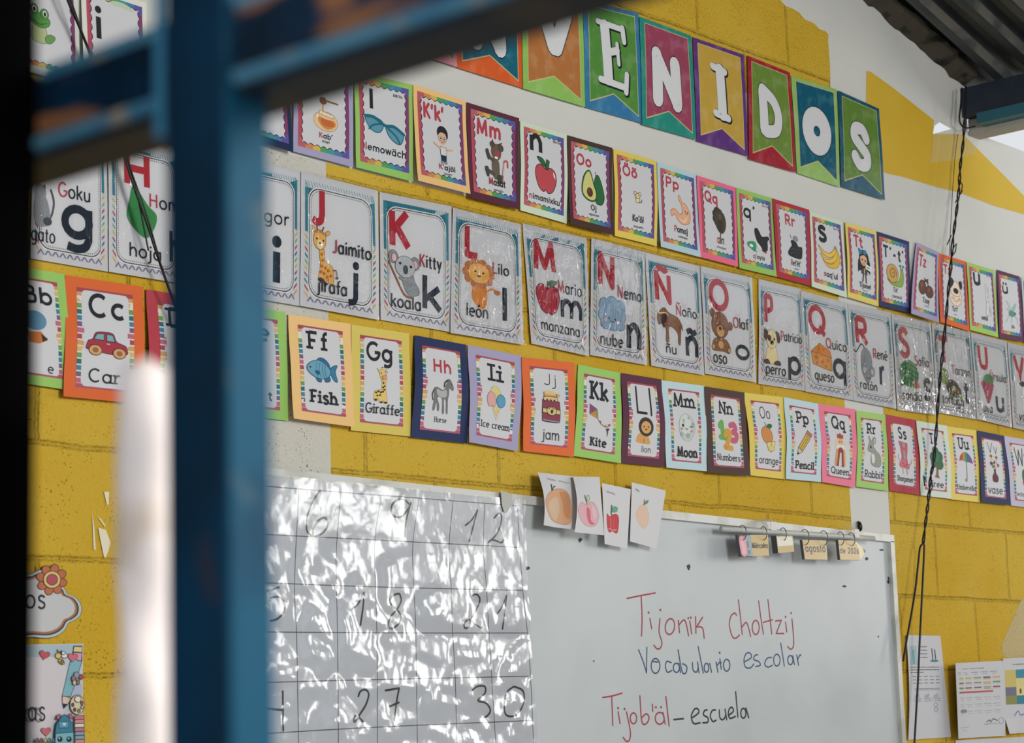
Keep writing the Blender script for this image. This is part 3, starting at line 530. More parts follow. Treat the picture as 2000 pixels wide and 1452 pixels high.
A['turkey'] = [('E', '3d3a30', 36+18*math.cos(t*.9), 26+20*math.sin(t*.9), 24, 14) for t in range(7)] + [('S', '4a4334', [20, 10, 76, 8, 96, 40, 84, 70, 56, 80, 26, 66, 8, 38]), ('E', '6b4f42', 50, 24, 12, 9), ('E', '8a5a50', 52, 18, 5, 4), ('S', '39362c', [30, 40, 70, 40, 62, 74, 44, 74]), ('L', '4a4334', 5, [52, 78, 50, 96]), ('L', '6b4038', 4, [36, 98, 66, 99])]
A['crow'] = [('S', '262a2c', [38, 2, 54, 10, 66, 30, 92, 24, 99, 36, 90, 44, 88, 80, 70, 92, 52, 70, 40, 46, 34, 20]), ('E', '262a2c', 44, 6, 8, 5), ('S', '3d9a72', [4, 66, 30, 58, 40, 74, 34, 98, 18, 92, 2, 80]), ('E', 'glow', 18, 78, 8, 6), ('S', 'dfe3df', [40, 58, 52, 66, 64, 84, 46, 80]), ('E', 'c0484c', 78, 92, 6, 4), ('C', '3d9a72', 3, [30, 90, 40, 98])]
A['bag'] = [('S', '23262b', [16, 60, 28, 46, 22, 30, 36, 22, 60, 30, 72, 44, 96, 44, 98, 70, 90, 96, 50, 99, 10, 94, 2, 80]), ('E', '8d9296', 54, 14, 18, 14), ('C', '3b4046', 3, [20, 2, 26, 16]), ('C', '4c525a', 2.5, [20, 66, 44, 60, 76, 74]), ('C', '4c525a', 2.5, [16, 86, 40, 76, 60, 92]), ('C', '4c525a', 2.5, [60, 50, 80, 60, 90, 56])]
A['banana'] = [('O', 'a8781c', 1.8), ('S', 'e3bb3c', [80, 12, 92, 26, 98, 58, 84, 88, 58, 98, 34, 92, 18, 70, 40, 84, 64, 78, 80, 50]), ('S', 'ecc852', [78, 12, 86, 30, 80, 58, 60, 76, 34, 80, 16, 66, 8, 48, 30, 66, 56, 60, 72, 40]), ('S', 'ecc852', [76, 10, 80, 24, 66, 46, 44, 58, 22, 50, 6, 32, 0, 16, 20, 34, 42, 40, 60, 30]), ('O',), ('P', 'olive', [74, 0, 84, 2, 84, 16, 74, 14])]
A['girl'] = [('E', '20242c', 50, 28, 34, 24), ('S', '20242c', [16, 30, 84, 30, 90, 72, 76, 66, 22, 66, 6, 70]), ('E', 'skin', 46, 34, 24, 17), ('S', '20242c', [20, 26, 30, 12, 66, 10, 78, 28, 50, 20]), ('S', '2f7fa8', [14, 2, 36, 8, 34, 18, 16, 16]), ('S', '2f7fa8', [44, 8, 66, 4, 66, 18, 46, 16]), ('E', 'ink', 36, 34, 4, 3), ('E', 'ink', 56, 36, 4, 3), ('C', 'c05050', 2.5, [38, 43, 46, 46, 54, 44]), ('P', '3c4048', [30, 58, 68, 60, 70, 76, 28, 74]), ('P', 'glow', [58, 44, 98, 50, 96, 64, 56, 58]), ('C', 'ink', 3, [66, 50, 72, 56, 78, 52, 86, 58]), ('C', 'e0c060', 6, [48, 60, 48, 72]), ('C', '2a2d33', 6, [42, 76, 38, 96]), ('C', '2a2d33', 6, [58, 78, 62, 98])]
A['snail'] = [('O', '4f6a2c', 1.5), ('S', '8fae4a', [4, 72, 24, 84, 60, 78, 78, 50, 80, 20, 92, 22, 96, 56, 88, 92, 60, 99, 26, 94]), ('O', '6b4a24', 1.8), ('E', 'd0a45c', 34, 46, 32, 40), ('O',), ('C', '8a5a2c', 3, [34, 46, 40, 38, 46, 48, 38, 62, 24, 54, 22, 36, 36, 24, 52, 34, 56, 54]), ('C', '3f8f8a', 3, [82, 22, 78, 4]), ('C', '3f8f8a', 3, [90, 22, 92, 4]), ('E', '2f8f96', 78, 5, 6, 5), ('E', '2f8f96', 94, 5, 6, 5)]
A['coconuts'] = [('O', '3a241c', 2), ('E', '6b4636', 26, 58, 24, 36), ('E', '6b4636', 72, 70, 26, 30), ('O',), ('E', '86604c', 20, 46, 8, 14), ('E', '86604c', 66, 62, 8, 12), ('P', '54402c', [34, 8, 48, 14, 62, 6, 60, 22, 68, 30, 46, 26, 34, 30, 38, 18]), ('C', '54402c', 4, [46, 24, 30, 32]), ('C', '54402c', 4, [52, 24, 66, 44])]
A['dog1'] = [('O', 'a08468', 2), ('E', 'f0dcc6', 52, 66, 40, 33), ('S', 'f0dcc6', [28, 18, 72, 18, 78, 60, 24, 60]), ('O',), ('S', 'ink', [22, 2, 44, 14, 30, 34, 16, 40]), ('S', 'ink', [76, 12, 94, 6, 98, 26, 86, 36]), ('E', 'ink', 54, 46, 17, 10), ('C', 'b08060', 2, [36, 70, 54, 84, 76, 68]), ('E', 'e8b8a8', 30, 74, 6, 4), ('E', 'e8b8a8', 80, 74, 6, 4)]
A['rabbit1'] = [('O', '8a9090', 2), ('S', 'd4d8d6', [40, 30, 34, 4, 46, 2, 54, 26, 66, 10, 74, 16, 64, 34, 76, 46, 64, 58, 44, 56, 30, 46]), ('S', 'd9dcd9', [40, 58, 68, 60, 84, 78, 92, 97, 30, 97, 34, 78]), ('O',), ('E', 'b4bcba', 76, 82, 14, 14), ('E', 'ink', 56, 42, 3, 2)]
A['fly'] = [('C', '8aa8a0', 3, [30, 60, 10, 90, 2, 98]), ('C', '8aa8a0', 3, [50, 66, 46, 98]), ('C', '8aa8a0', 3, [64, 62, 90, 76, 94, 98]), ('C', '8aa8a0', 3, [36, 46, 10, 40]), ('S', '9fc0b4', [50, 44, 66, 18, 90, 4, 82, 28, 60, 50]), ('S', 'b4cfc8', [40, 44, 20, 20, 6, 2, 30, 10, 48, 40]), ('S', '5f9482', [24, 54, 44, 42, 66, 48, 76, 60, 56, 70, 34, 68]), ('E', '4f7f70', 74, 54, 9, 7)]
A['frog'] = [('O', '2f5a34', 1.4), ('S', 'b9c690', [22, 50, 60, 54, 66, 96, 20, 97, 12, 80]), ('S', '6f9c5a', [60, 84, 80, 72, 99, 78, 84, 94, 66, 96]), ('S', '5a9a4a', [8, 30, 40, 20, 78, 34, 74, 52, 44, 60, 10, 48]), ('E', '5a9a4a', 22, 14, 15, 14), ('E', '5a9a4a', 60, 22, 15, 14), ('E', 'glow', 22, 14, 9, 9), ('E', 'glow', 60, 22, 9, 9), ('O',), ('E', 'ink', 22, 15, 5, 6), ('E', 'ink', 60, 23, 5, 6), ('C', '2f5a34', 2, [14, 42, 36, 52, 66, 46])]
A['palecloud'] = [('S', 'c2d0b4', [4, 20, 40, 4, 80, 20, 96, 60, 50, 50, 10, 50])]
A['car'] = [('O', 'maroon', 1.6), ('S', 'a8384a', [3, 62, 8, 40, 18, 32, 26, 6, 50, 1, 66, 6, 74, 34, 94, 46, 99, 62, 96, 80, 60, 84, 20, 76, 4, 72]), ('P', '7fb0b8', [20, 32, 28, 10, 44, 8, 44, 34]), ('P', '7fb0b8', [50, 8, 64, 10, 70, 36, 50, 35]), ('E', 'd9a86c', 24, 74, 15, 20), ('E', 'd9a86c', 80, 78, 15, 20), ('O',), ('E', '9a6a48', 24, 74, 7, 10), ('E', '9a6a48', 80, 78, 7, 10), ('L', 'd9c9b0', 2, [50, 46, 56, 47])]
A['balloon'] = [('E', '5f8fae', 50, 28, 46, 30), ('P', 'd07a3c', [20, 66, 70, 60, 98, 84, 60, 98, 24, 96]), ('P', '333', [70, 66, 98, 80, 76, 92]) if 0 else ('P', '33302e', [70, 66, 98, 80, 76, 92])]
A['fish'] = [('O', '24526e', 1.6), ('S', '2f6f94', [36, 22, 40, 4, 56, 2, 72, 20, 76, 44, 62, 30]), ('S', '3b7ea2', [74, 52, 84, 30, 99, 24, 92, 50, 98, 88, 86, 84]), ('S', '2f6f94', [30, 80, 44, 82, 46, 98, 34, 96]), ('S', '2f6f94', [58, 82, 72, 74, 74, 90, 60, 96]), ('S', '6fa6bf', [1, 48, 14, 24, 40, 12, 64, 28, 76, 52, 66, 78, 40, 86, 14, 72]), ('O',)] + [('C', '4f8aa8', 1.8, [x, 20, x-4, 50, x+2, 80]) for x in (34, 44, 54, 62)] + [('E', '22364a', 12, 44, 3, 3), ('S', '2b5f80', [26, 58, 36, 54, 42, 64, 34, 72])]
A['giraffe3'] = [('O', 'b08a3c', 1.5), ('S', 'e6c974', [56, 36, 74, 38, 76, 62, 82, 96, 64, 97, 62, 90, 52, 97, 40, 96, 38, 88, 26, 92, 14, 92, 18, 68, 40, 64, 54, 60]), ('E', 'e6c974', 62, 24, 22, 15, 40), ('P', 'e6c974', [30, 6, 46, 10, 44, 18]), ('P', 'e6c974', [80, 4, 84, 14, 72, 12]), ('O',)] + [('E', '3f3028', *q) for q in ((62, 44, 4, 2.5), (68, 52, 4, 2.5), (60, 56, 4, 2.5), (66, 62, 5, 2.5), (24, 72, 5, 2.5), (36, 68, 5, 2.5), (48, 70, 5, 2.5), (58, 68, 5, 2.5), (30, 80, 4, 2.5), (44, 78, 4, 2.5), (22, 92, 7, 3), (50, 97, 7, 2.5), (72, 97, 8, 2.5), (50, 18, 3, 1.6), (70, 22, 3, 1.6), (56, 2, 3, 2), (70, 1, 3, 2))] + [('E', 'd99a80', 66, 29, 12, 7)]
A['horse'] = [('S', '77787a', [6, 34, 22, 28, 50, 34, 62, 18, 74, 3, 84, 2, 98, 24, 92, 34, 78, 28, 76, 46, 72, 62, 74, 98, 66, 98, 62, 66, 54, 62, 58, 98, 48, 98, 44, 60, 24, 58, 34, 78, 34, 94, 26, 94, 20, 72, 14, 94, 4, 92, 8, 60]), ('S', 'b4b5b3', [20, 34, 46, 38, 62, 32, 66, 50, 50, 56, 26, 52]), ('C', '3f4042', 6, [72, 4, 58, 12, 54, 24]), ('C', '4a4b4d', 5, [8, 36, 0, 50, 4, 66]), ('E', 'ink', 88, 16, 2, 1.6)]
A['icecream'] = [('O', 'b8a878', 1.4), ('P', 'e3d3a0', [28, 58, 76, 62, 56, 99]), ('E', 'e0d08c', 48, 20, 26, 20), ('O', '8f6a6a', 1.4), ('S', 'e0aaa8', [4, 38, 14, 22, 32, 20, 48, 32, 48, 50, 40, 62, 30, 58, 20, 62, 10, 58]), ('O', '2f5f80', 1.8), ('E', '5fa0c4', 76, 42, 23, 19), ('O',), ('L', 'c8b478', 1, [36, 64, 62, 88]), ('L', 'c8b478', 1, [50, 62, 68, 78]), ('L', 'c8b478', 1, [70, 64, 46, 86])]
A['jam'] = [('O', 'ink', 2.2), ('S', '8f4050', [6, 38, 14, 30, 84, 32, 95, 42, 97, 88, 86, 97, 16, 96, 5, 88]), ('P', 'd9b06c', [14, 8, 78, 10, 78, 20, 14, 19]), ('S', 'e0c08a', [18, 20, 76, 20, 84, 30, 74, 34, 66, 28, 58, 36, 48, 28, 40, 35, 30, 28, 22, 34, 12, 30]), ('P', 'd9c288', [6, 56, 97, 58, 97, 72, 6, 70]), ('E', 'd9c288', 52, 63, 25, 14), ('O',), ('E', 'e0c98c', 46, 8, 32, 6), ('S', '4a3028', [46, 64, 54, 58, 60, 64, 52, 72]), ('C', '4a3028', 2.5, [36, 57, 52, 52, 66, 57]), ('L', '8f9ab0', 4, [8, 92, 92, 95]), ('E', 'd9b06c', 88, 14, 8, 5)]
A['kite'] = [('P', '8a4a78', [2, 6, 2, 40, 36, 20]), ('P', '5f9a5a', [36, 20, 2, 40, 42, 52]), ('P', 'd08a48', [2, 40, 42, 52, 38, 24]), ('P', '5f9a5a', [36, 20, 42, 56, 30, 34]), ('C', '6b4a48', 2, [42, 54, 56, 66, 76, 72, 92, 66]), ('E', 'a84a58', 50, 58, 5, 2.5), ('E', 'c9a25a', 58, 66, 5, 2.5), ('E', 'c9a25a', 74, 68, 4, 3), ('E', 'a84a58', 90, 64, 5, 3), ('C', '3f3a3a', 3, [78, 78, 82, 84, 90, 76]), ('C', '3f3a3a', 4, [83, 84, 83, 92]), ('E', '3f3a3a', 83, 78, 4, 2.5), ('C', '3f3a3a', 2, [83, 92, 82, 99])]
A['lion3'] = [('S', 'd9a45c', [20, 62, 60, 60, 76, 80, 78, 99, 10, 97, 4, 84]), ('E', '3a302e', 56, 36, 42, 36), ('E', 'd9a866', 56, 38, 28, 23), ('O',), ('E', 'ink', 44, 36, 4, 3), ('E', 'ink', 68, 36, 4, 3), ('E', '5a3a2c', 56, 46, 6, 3), ('C', '9a6a3c', 2, [46, 82, 46, 96])]
A['moon'] = [('O', '9aa8a4', 1.4), ('E', 'c4cfc9', 50, 50, 47, 48), ('O',), ('E', 'd6ddd8', 42, 40, 34, 34), ('E', 'a9b8b2', 62, 16, 7, 6), ('E', 'a9b8b2', 32, 28, 6, 8), ('E', '9db0a8', 86, 40, 9, 10), ('E', 'a3b4ac', 18, 76, 10, 8), ('E', 'a3b4ac', 56, 78, 11, 9), ('E', '2b3a3a', 26, 44, 6, 6), ('C', '2b3a3a', 2.5, [66, 48, 74, 45, 78, 50]), ('C', '2b3a3a', 2, [40, 52, 48, 58, 54, 54]), ('E', 'd99aa0', 20, 56, 7, 4), ('E', 'd99aa0', 78, 62, 7, 4)]
A['numbers'] = [('L', '6fae5a', 20, [14, 20, 24, 10, 28, 56]), ('L', '6fae5a', 16, [14, 58, 44, 60]), ('C', 'c8607c', 18, [66, 16, 84, 12, 92, 26, 78, 38]), ('C', 'c8607c', 18, [78, 38, 96, 46, 90, 64, 72, 66]), ('C', 'd9a040', 18, [38, 50, 46, 38, 60, 40, 60, 56, 40, 90]), ('L', 'd9a040', 16, [36, 90, 68, 93])]
A['orange'] = [('O', '6b4a2c', 1.8), ('E', 'd48c48', 42, 44, 40, 28, 14), ('P', 'e6d27a', [36, 68, 98, 62, 92, 90, 70, 98, 48, 92]), ('O',), ('S', 'dgreen', [46, 16, 54, 6, 76, 6, 80, 14, 62, 22]), ('C', 'dgreen', 3, [44, 18, 30, 2]), ('P', 'eadd98', [44, 72, 90, 68, 86, 86, 70, 93, 54, 88])] + [('L', '9a7a34', 1.4, [68, 70, x, y]) for x, y in ((50, 86), (60, 92), (74, 93), (88, 84))]
A['pencil'] = [('O', '3a342c', 2.2), ('P', 'c07a72', [70, 2, 98, 16, 90, 26, 62, 12]), ('P', 'dcb64c', [62, 12, 90, 26, 34, 84, 8, 70]), ('P', 'd8c8b0', [8, 70, 34, 84, 2, 98]), ('O',), ('L', '3a342c', 1.8, [72, 17, 16, 76]), ('L', '3a342c', 1.8, [80, 22, 26, 80]), ('P', 'ink', [4, 88, 14, 92, 1, 99])]
A['queen'] = [('S', 'e3cfae', [16, 22, 84, 22, 96, 44, 70, 42, 30, 42, 4, 44]), ('E', 'skin', 50, 28, 24, 10), ('P', 'b0483c', [24, 18, 22, 4, 34, 8, 50, 1, 66, 8, 78, 4, 76, 18]), ('S', 'e8e2da', [20, 38, 80, 38, 88, 52, 12, 52]), ('S', '9a3c34', [28, 50, 72, 50, 86, 96, 60, 97, 50, 70, 40, 97, 12, 96]), ('S', 'd8a25c', [14, 52, 26, 56, 18, 97, 2, 94]), ('S', 'd8a25c', [86, 52, 74, 56, 84, 97, 98, 94]), ('P', 'd5d0d6', [44, 60, 56, 60, 64, 97, 36, 97]), ('E', 'ink', 42, 28, 3, 1.6), ('E', 'ink', 60, 28, 3, 1.6)]
A['rabbit'] = [('O', '70756f', 1.4), ('S', '9a9e94', [20, 20, 16, 4, 24, 1, 34, 16, 50, 2, 66, 4, 62, 22, 46, 28, 62, 44, 92, 60, 99, 84, 86, 98, 50, 97, 30, 88, 30, 66, 34, 54, 14, 50, 10, 36]), ('O',), ('S', 'c8bfb8', [54, 8, 62, 8, 58, 20, 50, 22]), ('S', 'e0e0da', [32, 58, 52, 62, 54, 84, 38, 86]), ('E', 'ink', 28, 36, 5, 4.5), ('L', '70756f', 1, [10, 44, 1, 42]), ('L', '70756f', 1, [10, 47, 2, 50])]
A['sharpener'] = [('P', 'c0606c', [12, 1, 74, 4, 72, 22, 64, 48, 78, 82, 14, 78, 28, 48, 22, 20]), ('P', '9a9c98', [38, 2, 56, 3, 54, 56, 42, 54]), ('S', 'd0707c', [16, 62, 46, 56, 74, 66, 76, 80, 16, 77]), ('E', 'ink', 34, 66, 3, 2), ('E', 'ink', 60, 68, 3, 2), ('C', 'ink', 1.6, [40, 71, 46, 74, 54, 72]), ('C', 'a87078', 2.5, [34, 80, 36, 96]), ('C', 'a87078', 2.5, [58, 82, 68, 97]), ('C', 'a87078', 2.5, [78, 70, 92, 62, 96, 52]), ('C', 'a87078', 2, [14, 60, 4, 50, 6, 42])]
A['tree'] = [('P', '8a6648', [46, 56, 62, 56, 62, 88, 72, 99, 36, 97, 46, 84]), ('E', '2f6b48', 46, 14, 24, 14), ('E', '2f6b48', 26, 36, 24, 18), ('E', '2f6b48', 72, 32, 24, 18), ('E', '2f6b48', 30, 54, 22, 14), ('E', '2f6b48', 72, 56, 26, 16), ('E', '3f7d56', 48, 34, 22, 16), ('L', '8a6648', 4, [52, 66, 40, 54]), ('L', '8a6648', 4, [56, 64, 68, 52])]
A['umbrella'] = [('P', 'a85a3c', [2, 34, 10, 18, 30, 5, 36, 30]), ('P', 'd08a4a', [30, 6, 44, 2, 44, 34, 26, 32]), ('P', '4f9a5a', [44, 2, 56, 3, 60, 36, 42, 34]), ('P', '3f6fa0', [56, 3, 72, 8, 80, 36, 58, 36]), ('P', '8a4a88', [72, 8, 90, 22, 98, 40, 78, 36]), ('C', '4a4440', 3, [52, 34, 52, 90, 50, 98, 44, 98, 42, 92])]
A['vase'] = [('C', '4f6a44', 2, [46, 58, 30, 30, 26, 10]), ('C', '4f6a44', 2, [52, 58, 68, 30, 72, 12])] + [('E', c, x, y, 13, 6.5) for c, x, y in (('c08a48', 26, 8), ('c09a48', 74, 10), ('8a4a4c', 22, 34), ('a8584c', 80, 38), ('6b4038', 46, 28), ('d0cfc8', 34, 24), ('d0cfc8', 62, 40), ('8a7a58', 40, 44))] + [('E', '5a3a30', x, y, 5, 3) for x, y in ((26, 8), (74, 10), (22, 34), (80, 38))] + [('S', '6b3038', [42, 54, 56, 54, 56, 66, 76, 82, 70, 97, 50, 99, 30, 96, 26, 80, 42, 66])]
A['watermelon'] = [('S', '3f6b44', [30, 4, 60, 8, 70, 40, 66, 70, 34, 66, 22, 40]), ('S', 'a84a50', [24, 60, 60, 54, 98, 70, 70, 98, 40, 90])]
# ------------------------------------------------------------------ film over laminated things
def filmmat(name, amt, sc1, sc2, st, rough=.04, ridge=None):
    m, N, Lk, b = newmat(name); N.remove(b); out = N['Material Output']
    tr = N.new('ShaderNodeBsdfTransparent'); gl = N.new('ShaderNodeBsdfGlossy'); gl.inputs['Roughness'].default_value = rough; mx = N.new('ShaderNodeMixShader')
    fr = N.new('ShaderNodeFresnel'); fr.inputs['IOR'].default_value = 1.5
    tc = N.new('ShaderNodeTexCoord'); n1 = N.new('ShaderNodeTexNoise'); n1.inputs['Scale'].default_value = sc1; n1.inputs['Detail'].default_value = 2; n1.inputs['Distortion'].default_value = .8
    n2 = N.new('ShaderNodeTexNoise'); n2.inputs['Scale'].default_value = sc2; n2.inputs['Detail'].default_value = 3
    ad = N.new('ShaderNodeMath'); ad.operation = 'MULTIPLY_ADD'; ad.inputs[1].default_value = .35
    if ridge:
        mp = N.new('ShaderNodeMapping'); mp.inputs['Scale'].default_value = (1.5, 1, .55); Lk.new(tc.outputs['Object'], mp.inputs[0]); Lk.new(mp.outputs[0], n1.inputs['Vector']); n1.inputs['Distortion'].default_value = 1.6
    else: Lk.new(tc.outputs['Object'], n1.inputs['Vector'])
    Lk.new(tc.outputs['Object'], n2.inputs['Vector']); Lk.new(n2.outputs[0], ad.inputs[0]); h1 = n1.outputs[0]
    if ridge:
        mr = N.new('ShaderNodeMapRange'); mr.interpolation_type = 'SMOOTHSTEP'; mr.inputs[1].default_value = ridge[0]; mr.inputs[2].default_value = ridge[1]; Lk.new(h1, mr.inputs[0]); h1 = mr.outputs[0]; ad.inputs[1].default_value = ridge[2]
    Lk.new(h1, ad.inputs[2])
    bp = N.new('ShaderNodeBump'); bp.inputs['Strength'].default_value = st; bp.inputs['Distance'].default_value = .02
    Lk.new(ad.outputs[0], bp.inputs['Height']); Lk.new(bp.outputs[0], gl.inputs['Normal'])
    ml = N.new('ShaderNodeMath'); ml.operation = 'MULTIPLY'; ml.inputs[1].default_value = amt; ml.use_clamp = True; Lk.new(fr.outputs[0], ml.inputs[0])
    Lk.new(ml.outputs[0], mx.inputs[0]); Lk.new(tr.outputs[0], mx.inputs[1]); Lk.new(gl.outputs[0], mx.inputs[2]); Lk.new(mx.outputs[0], out.inputs['Surface'])
    return m
FILM = filmmat('laminating_film', 1.3, 11, 24, .9, .06, (.58, .70, .10))
FILM2 = filmmat('wrinkled_laminating_film', 2.4, 12, 30, 1.5, .08, (.50, .64, .12))
FILMB = filmmat('banner_film', .7, 9, 40, .22, .12)
def film(c, root, m, nu=8, nv=12, lift=.0012, jit=.0006, grow=.0):
    c.piece('f'); V = []; F = []
    for j in range(nv+1):
        for i in range(nu+1):
            u, v = i/nu, j/nv
            V.append(c.P((u*(1+2*grow)-grow)*c.W, (v*(1+2*grow)-grow)*c.H, c.z+lift+random.uniform(0, jit)))
    for j in range(nv):
        for i in range(nu): k = j*(nu+1)+i; F.append((k, k+nu+1, k+nu+2, k+1))
    return link('laminating_film', V, F, [m], None, root, root.location, True)
def hang(name, quad, off, label, cat, group, strips=8):
    c = Canvas(quad, off, strips=strips); ce = (c.q[0]+c.q[1]+c.q[2]+c.q[3])/4
    r = empty(name, ce, label, cat, group); return c, r
NB = [0]
def nextbase():
    NB[0] += 1; return .004+(NB[0] % 2)*.0022
# ------------------------------------------------------------------ banner
def mottled(col):
    h = PAL.get(col, col); k = 'mottled_'+h
    if k not in MATS:
        q = ''.join('%02x' % int(int(h[i:i+2], 16)*.84+235*.16) for i in (0, 2, 4))
        MATS[k] = plain(k, h, .45, .3, 0, q, 26)
    return MATS[k]
def banner(quad, outer, inner, ch, label):
    off = curl(nextbase(), .004, .002, random.uniform(-.003, .003))
    c, r = hang('banner_pennant', quad, off, label, 'banner card', 'welcome banner of letter cards'); c.rough = .35
    c.piece('card'); c.rect(0, 0, 1, 1, mottled(outer))
    c.piece('pennant'); W, H = c.W, c.H
    pts = [(.1, .045), (.92, .045), (.93, .94), (.50, .80), (.09, .92)]
    c.poly([(W*a, H*b) for a, b in ((.09, .038), (.93, .038), (.94, .955), (.50, .81), (.08, .935))], 'd8cf9a' if outer not in ('dteal', 'blue') else '8fb0a0')
    c.poly([(W*a, H*b) for a, b in pts], mottled(inner))
    random.seed(ord(ch)+3)
    c.piece('letter')
    PEN = {'N': [([(.30, .72), (.30, .30)], .19), ([(.30, .30), (.64, .70)], .17), ([(.66, .72), (.64, .34)], .19)], 'V': [([(.28, .12), (.50, .54)], .2), ([(.72, .2), (.54, .54)], .2)],
           'E': [([(.37, .2), (.41, .68)], .16), ([(.25, .17), (.66, .19)], .07), ([(.69, .18), (.71, .30)], .08), ([(.45, .43), (.58, .40)], .09), ([(.58, .34), (.6, .52)], .06), ([(.27, .70), (.72, .72)], .08), ([(.74, .6), (.72, .76)], .08)],
           'I': [([(.5, .24), (.52, .66)], .17), ([(.36, .22), (.6, .24)], .09), ([(.38, .67), (.64, .69)], .09)],
           'D': [([(.32, .3), (.34, .66)], .19), (spline([(.32, .28), (.56, .36), (.66, .5), (.6, .64), (.38, .68)]), .17)],
           'O': [(arc(.5, .5, .2, .15, 0, 360, 24), .25)],
           'S': [(spline([(.62, .40), (.54, .32), (.38, .33), (.34, .42), (.48, .50), (.62, .58), (.6, .68), (.44, .7), (.34, .63)]), .17)], 'e': []}
    for ex, col in ((.022, 'ink'), (0, 'e3e5e6')):
        dx = .012 if (ch in 'EI' and ex) else 0
        for st, wd in PEN[ch]:
            for p in ribbon([((a+dx)*W, (b+dx*.6)*H) for a, b in st], (wd+ex*(1.3 if ch in 'EI' else 1))*W, True): c.poly(p, col, False, True)
        c.z += DZ
    c.piece('pennant')
    for k in range(16):
        x, y, rr = random.uniform(.14, .88), random.uniform(.1, .76), random.uniform(.008, .022)
    c.build(r, [('card', None), ('pennant', 'card'), ('letter', 'pennant')])
    film(c, r, FILMB, 6, 8, .0008, .0003)
BAN = [((775, -130, 884, -94, 893, 131, 785, 96), 'ee9fae', '4f9440', 'E', 'pink banner card with a green pennant, mostly behind the blue window rail'),
 ((884, -98, 1015, -50, 1021, 172.5, 893, 132), 'orange', '1c6f86', 'N', 'orange banner card with a teal pennant, white letter N cut off by the rail'),
 ((1016, -48, 1137, -3, 1143, 209, 1022, 173), 'lgreen', 'c08048', 'V', 'light green banner card with an orange brown pennant and white letter V'),
 ((1138, -2, 1247, 26, 1255, 241, 1143.5, 209.5), '3f86b4', '5f9a48', 'E', 'blue banner card with a green pennant and white slab letter E'),
 ((1249, 32, 1350, 70, 1360, 273, 1254.5, 243), '2f9a8c', 'a8506a', 'N', 'turquoise banner card with a dull red pennant and white letter N'),
 ((1352.7, 72.3, 1452.4, 107, 1461, 305, 1361.3, 276), '6b3f8a', 'cfae4e', 'I', 'purple banner card with a mustard pennant and white letter I'),
 ((1459.7, 108.4, 1542.6, 141.7, 1555, 337, 1463.4, 311), 'b02c3c', '7a9a44', 'D', 'red banner card with a green pennant and white letter D'),
 ((1545, 147.5, 1634.6, 175, 1640.4, 366, 1557, 338.3), 'a4cc74', '17667f', 'O', 'light green banner card with a blue pennant and white letter O'),
 ((1636.6, 176.4, 1717, 212.5, 1728.6, 391, 1643, 364.4), '1b5f78', '6f9440', 'S', 'dark blue banner card with a green pennant and white letter S, last of the row')]
def quad(t): return [(t[i], t[i+1]) for i in (0, 2, 4, 6)]
for q, a, b, ch, l in BAN: banner(quad(q), a, b, ch, l)
# ------------------------------------------------------------------ upper row: small cards with a scalloped rainbow border
RB = ['c0606c', 'd58a58', 'd9b85c', '57a05c', '3f9aa0', '4a7fb0', '5f57a0']
def scallop(c, f, ins, nu=7, nv=9, amp=.028):
    u0, v0, u1, v1 = f; pts = []
    W, H = c.W, c.H; am = amp*W
    def edge(a, b, n, nx, ny):
        for k in range(n*5):
            t = k/(n*5); d = am*abs(math.sin(math.pi*n*t))
            pts.append((a[0]+(b[0]-a[0])*t+nx*d, a[1]+(b[1]-a[1])*t+ny*d))
    i = ins*W; A_, B_ = (u0*W+i, v0*H+i), (u1*W-i, v1*H-i)
    edge(A_, (B_[0], A_[1]), nu, 0, 1); edge((B_[0], A_[1]), B_, nv, -1, 0); edge(B_, (A_[0], B_[1]), nu, 0, -1); edge((A_[0], B_[1]), A_, nv, 1, 0)
    return pts
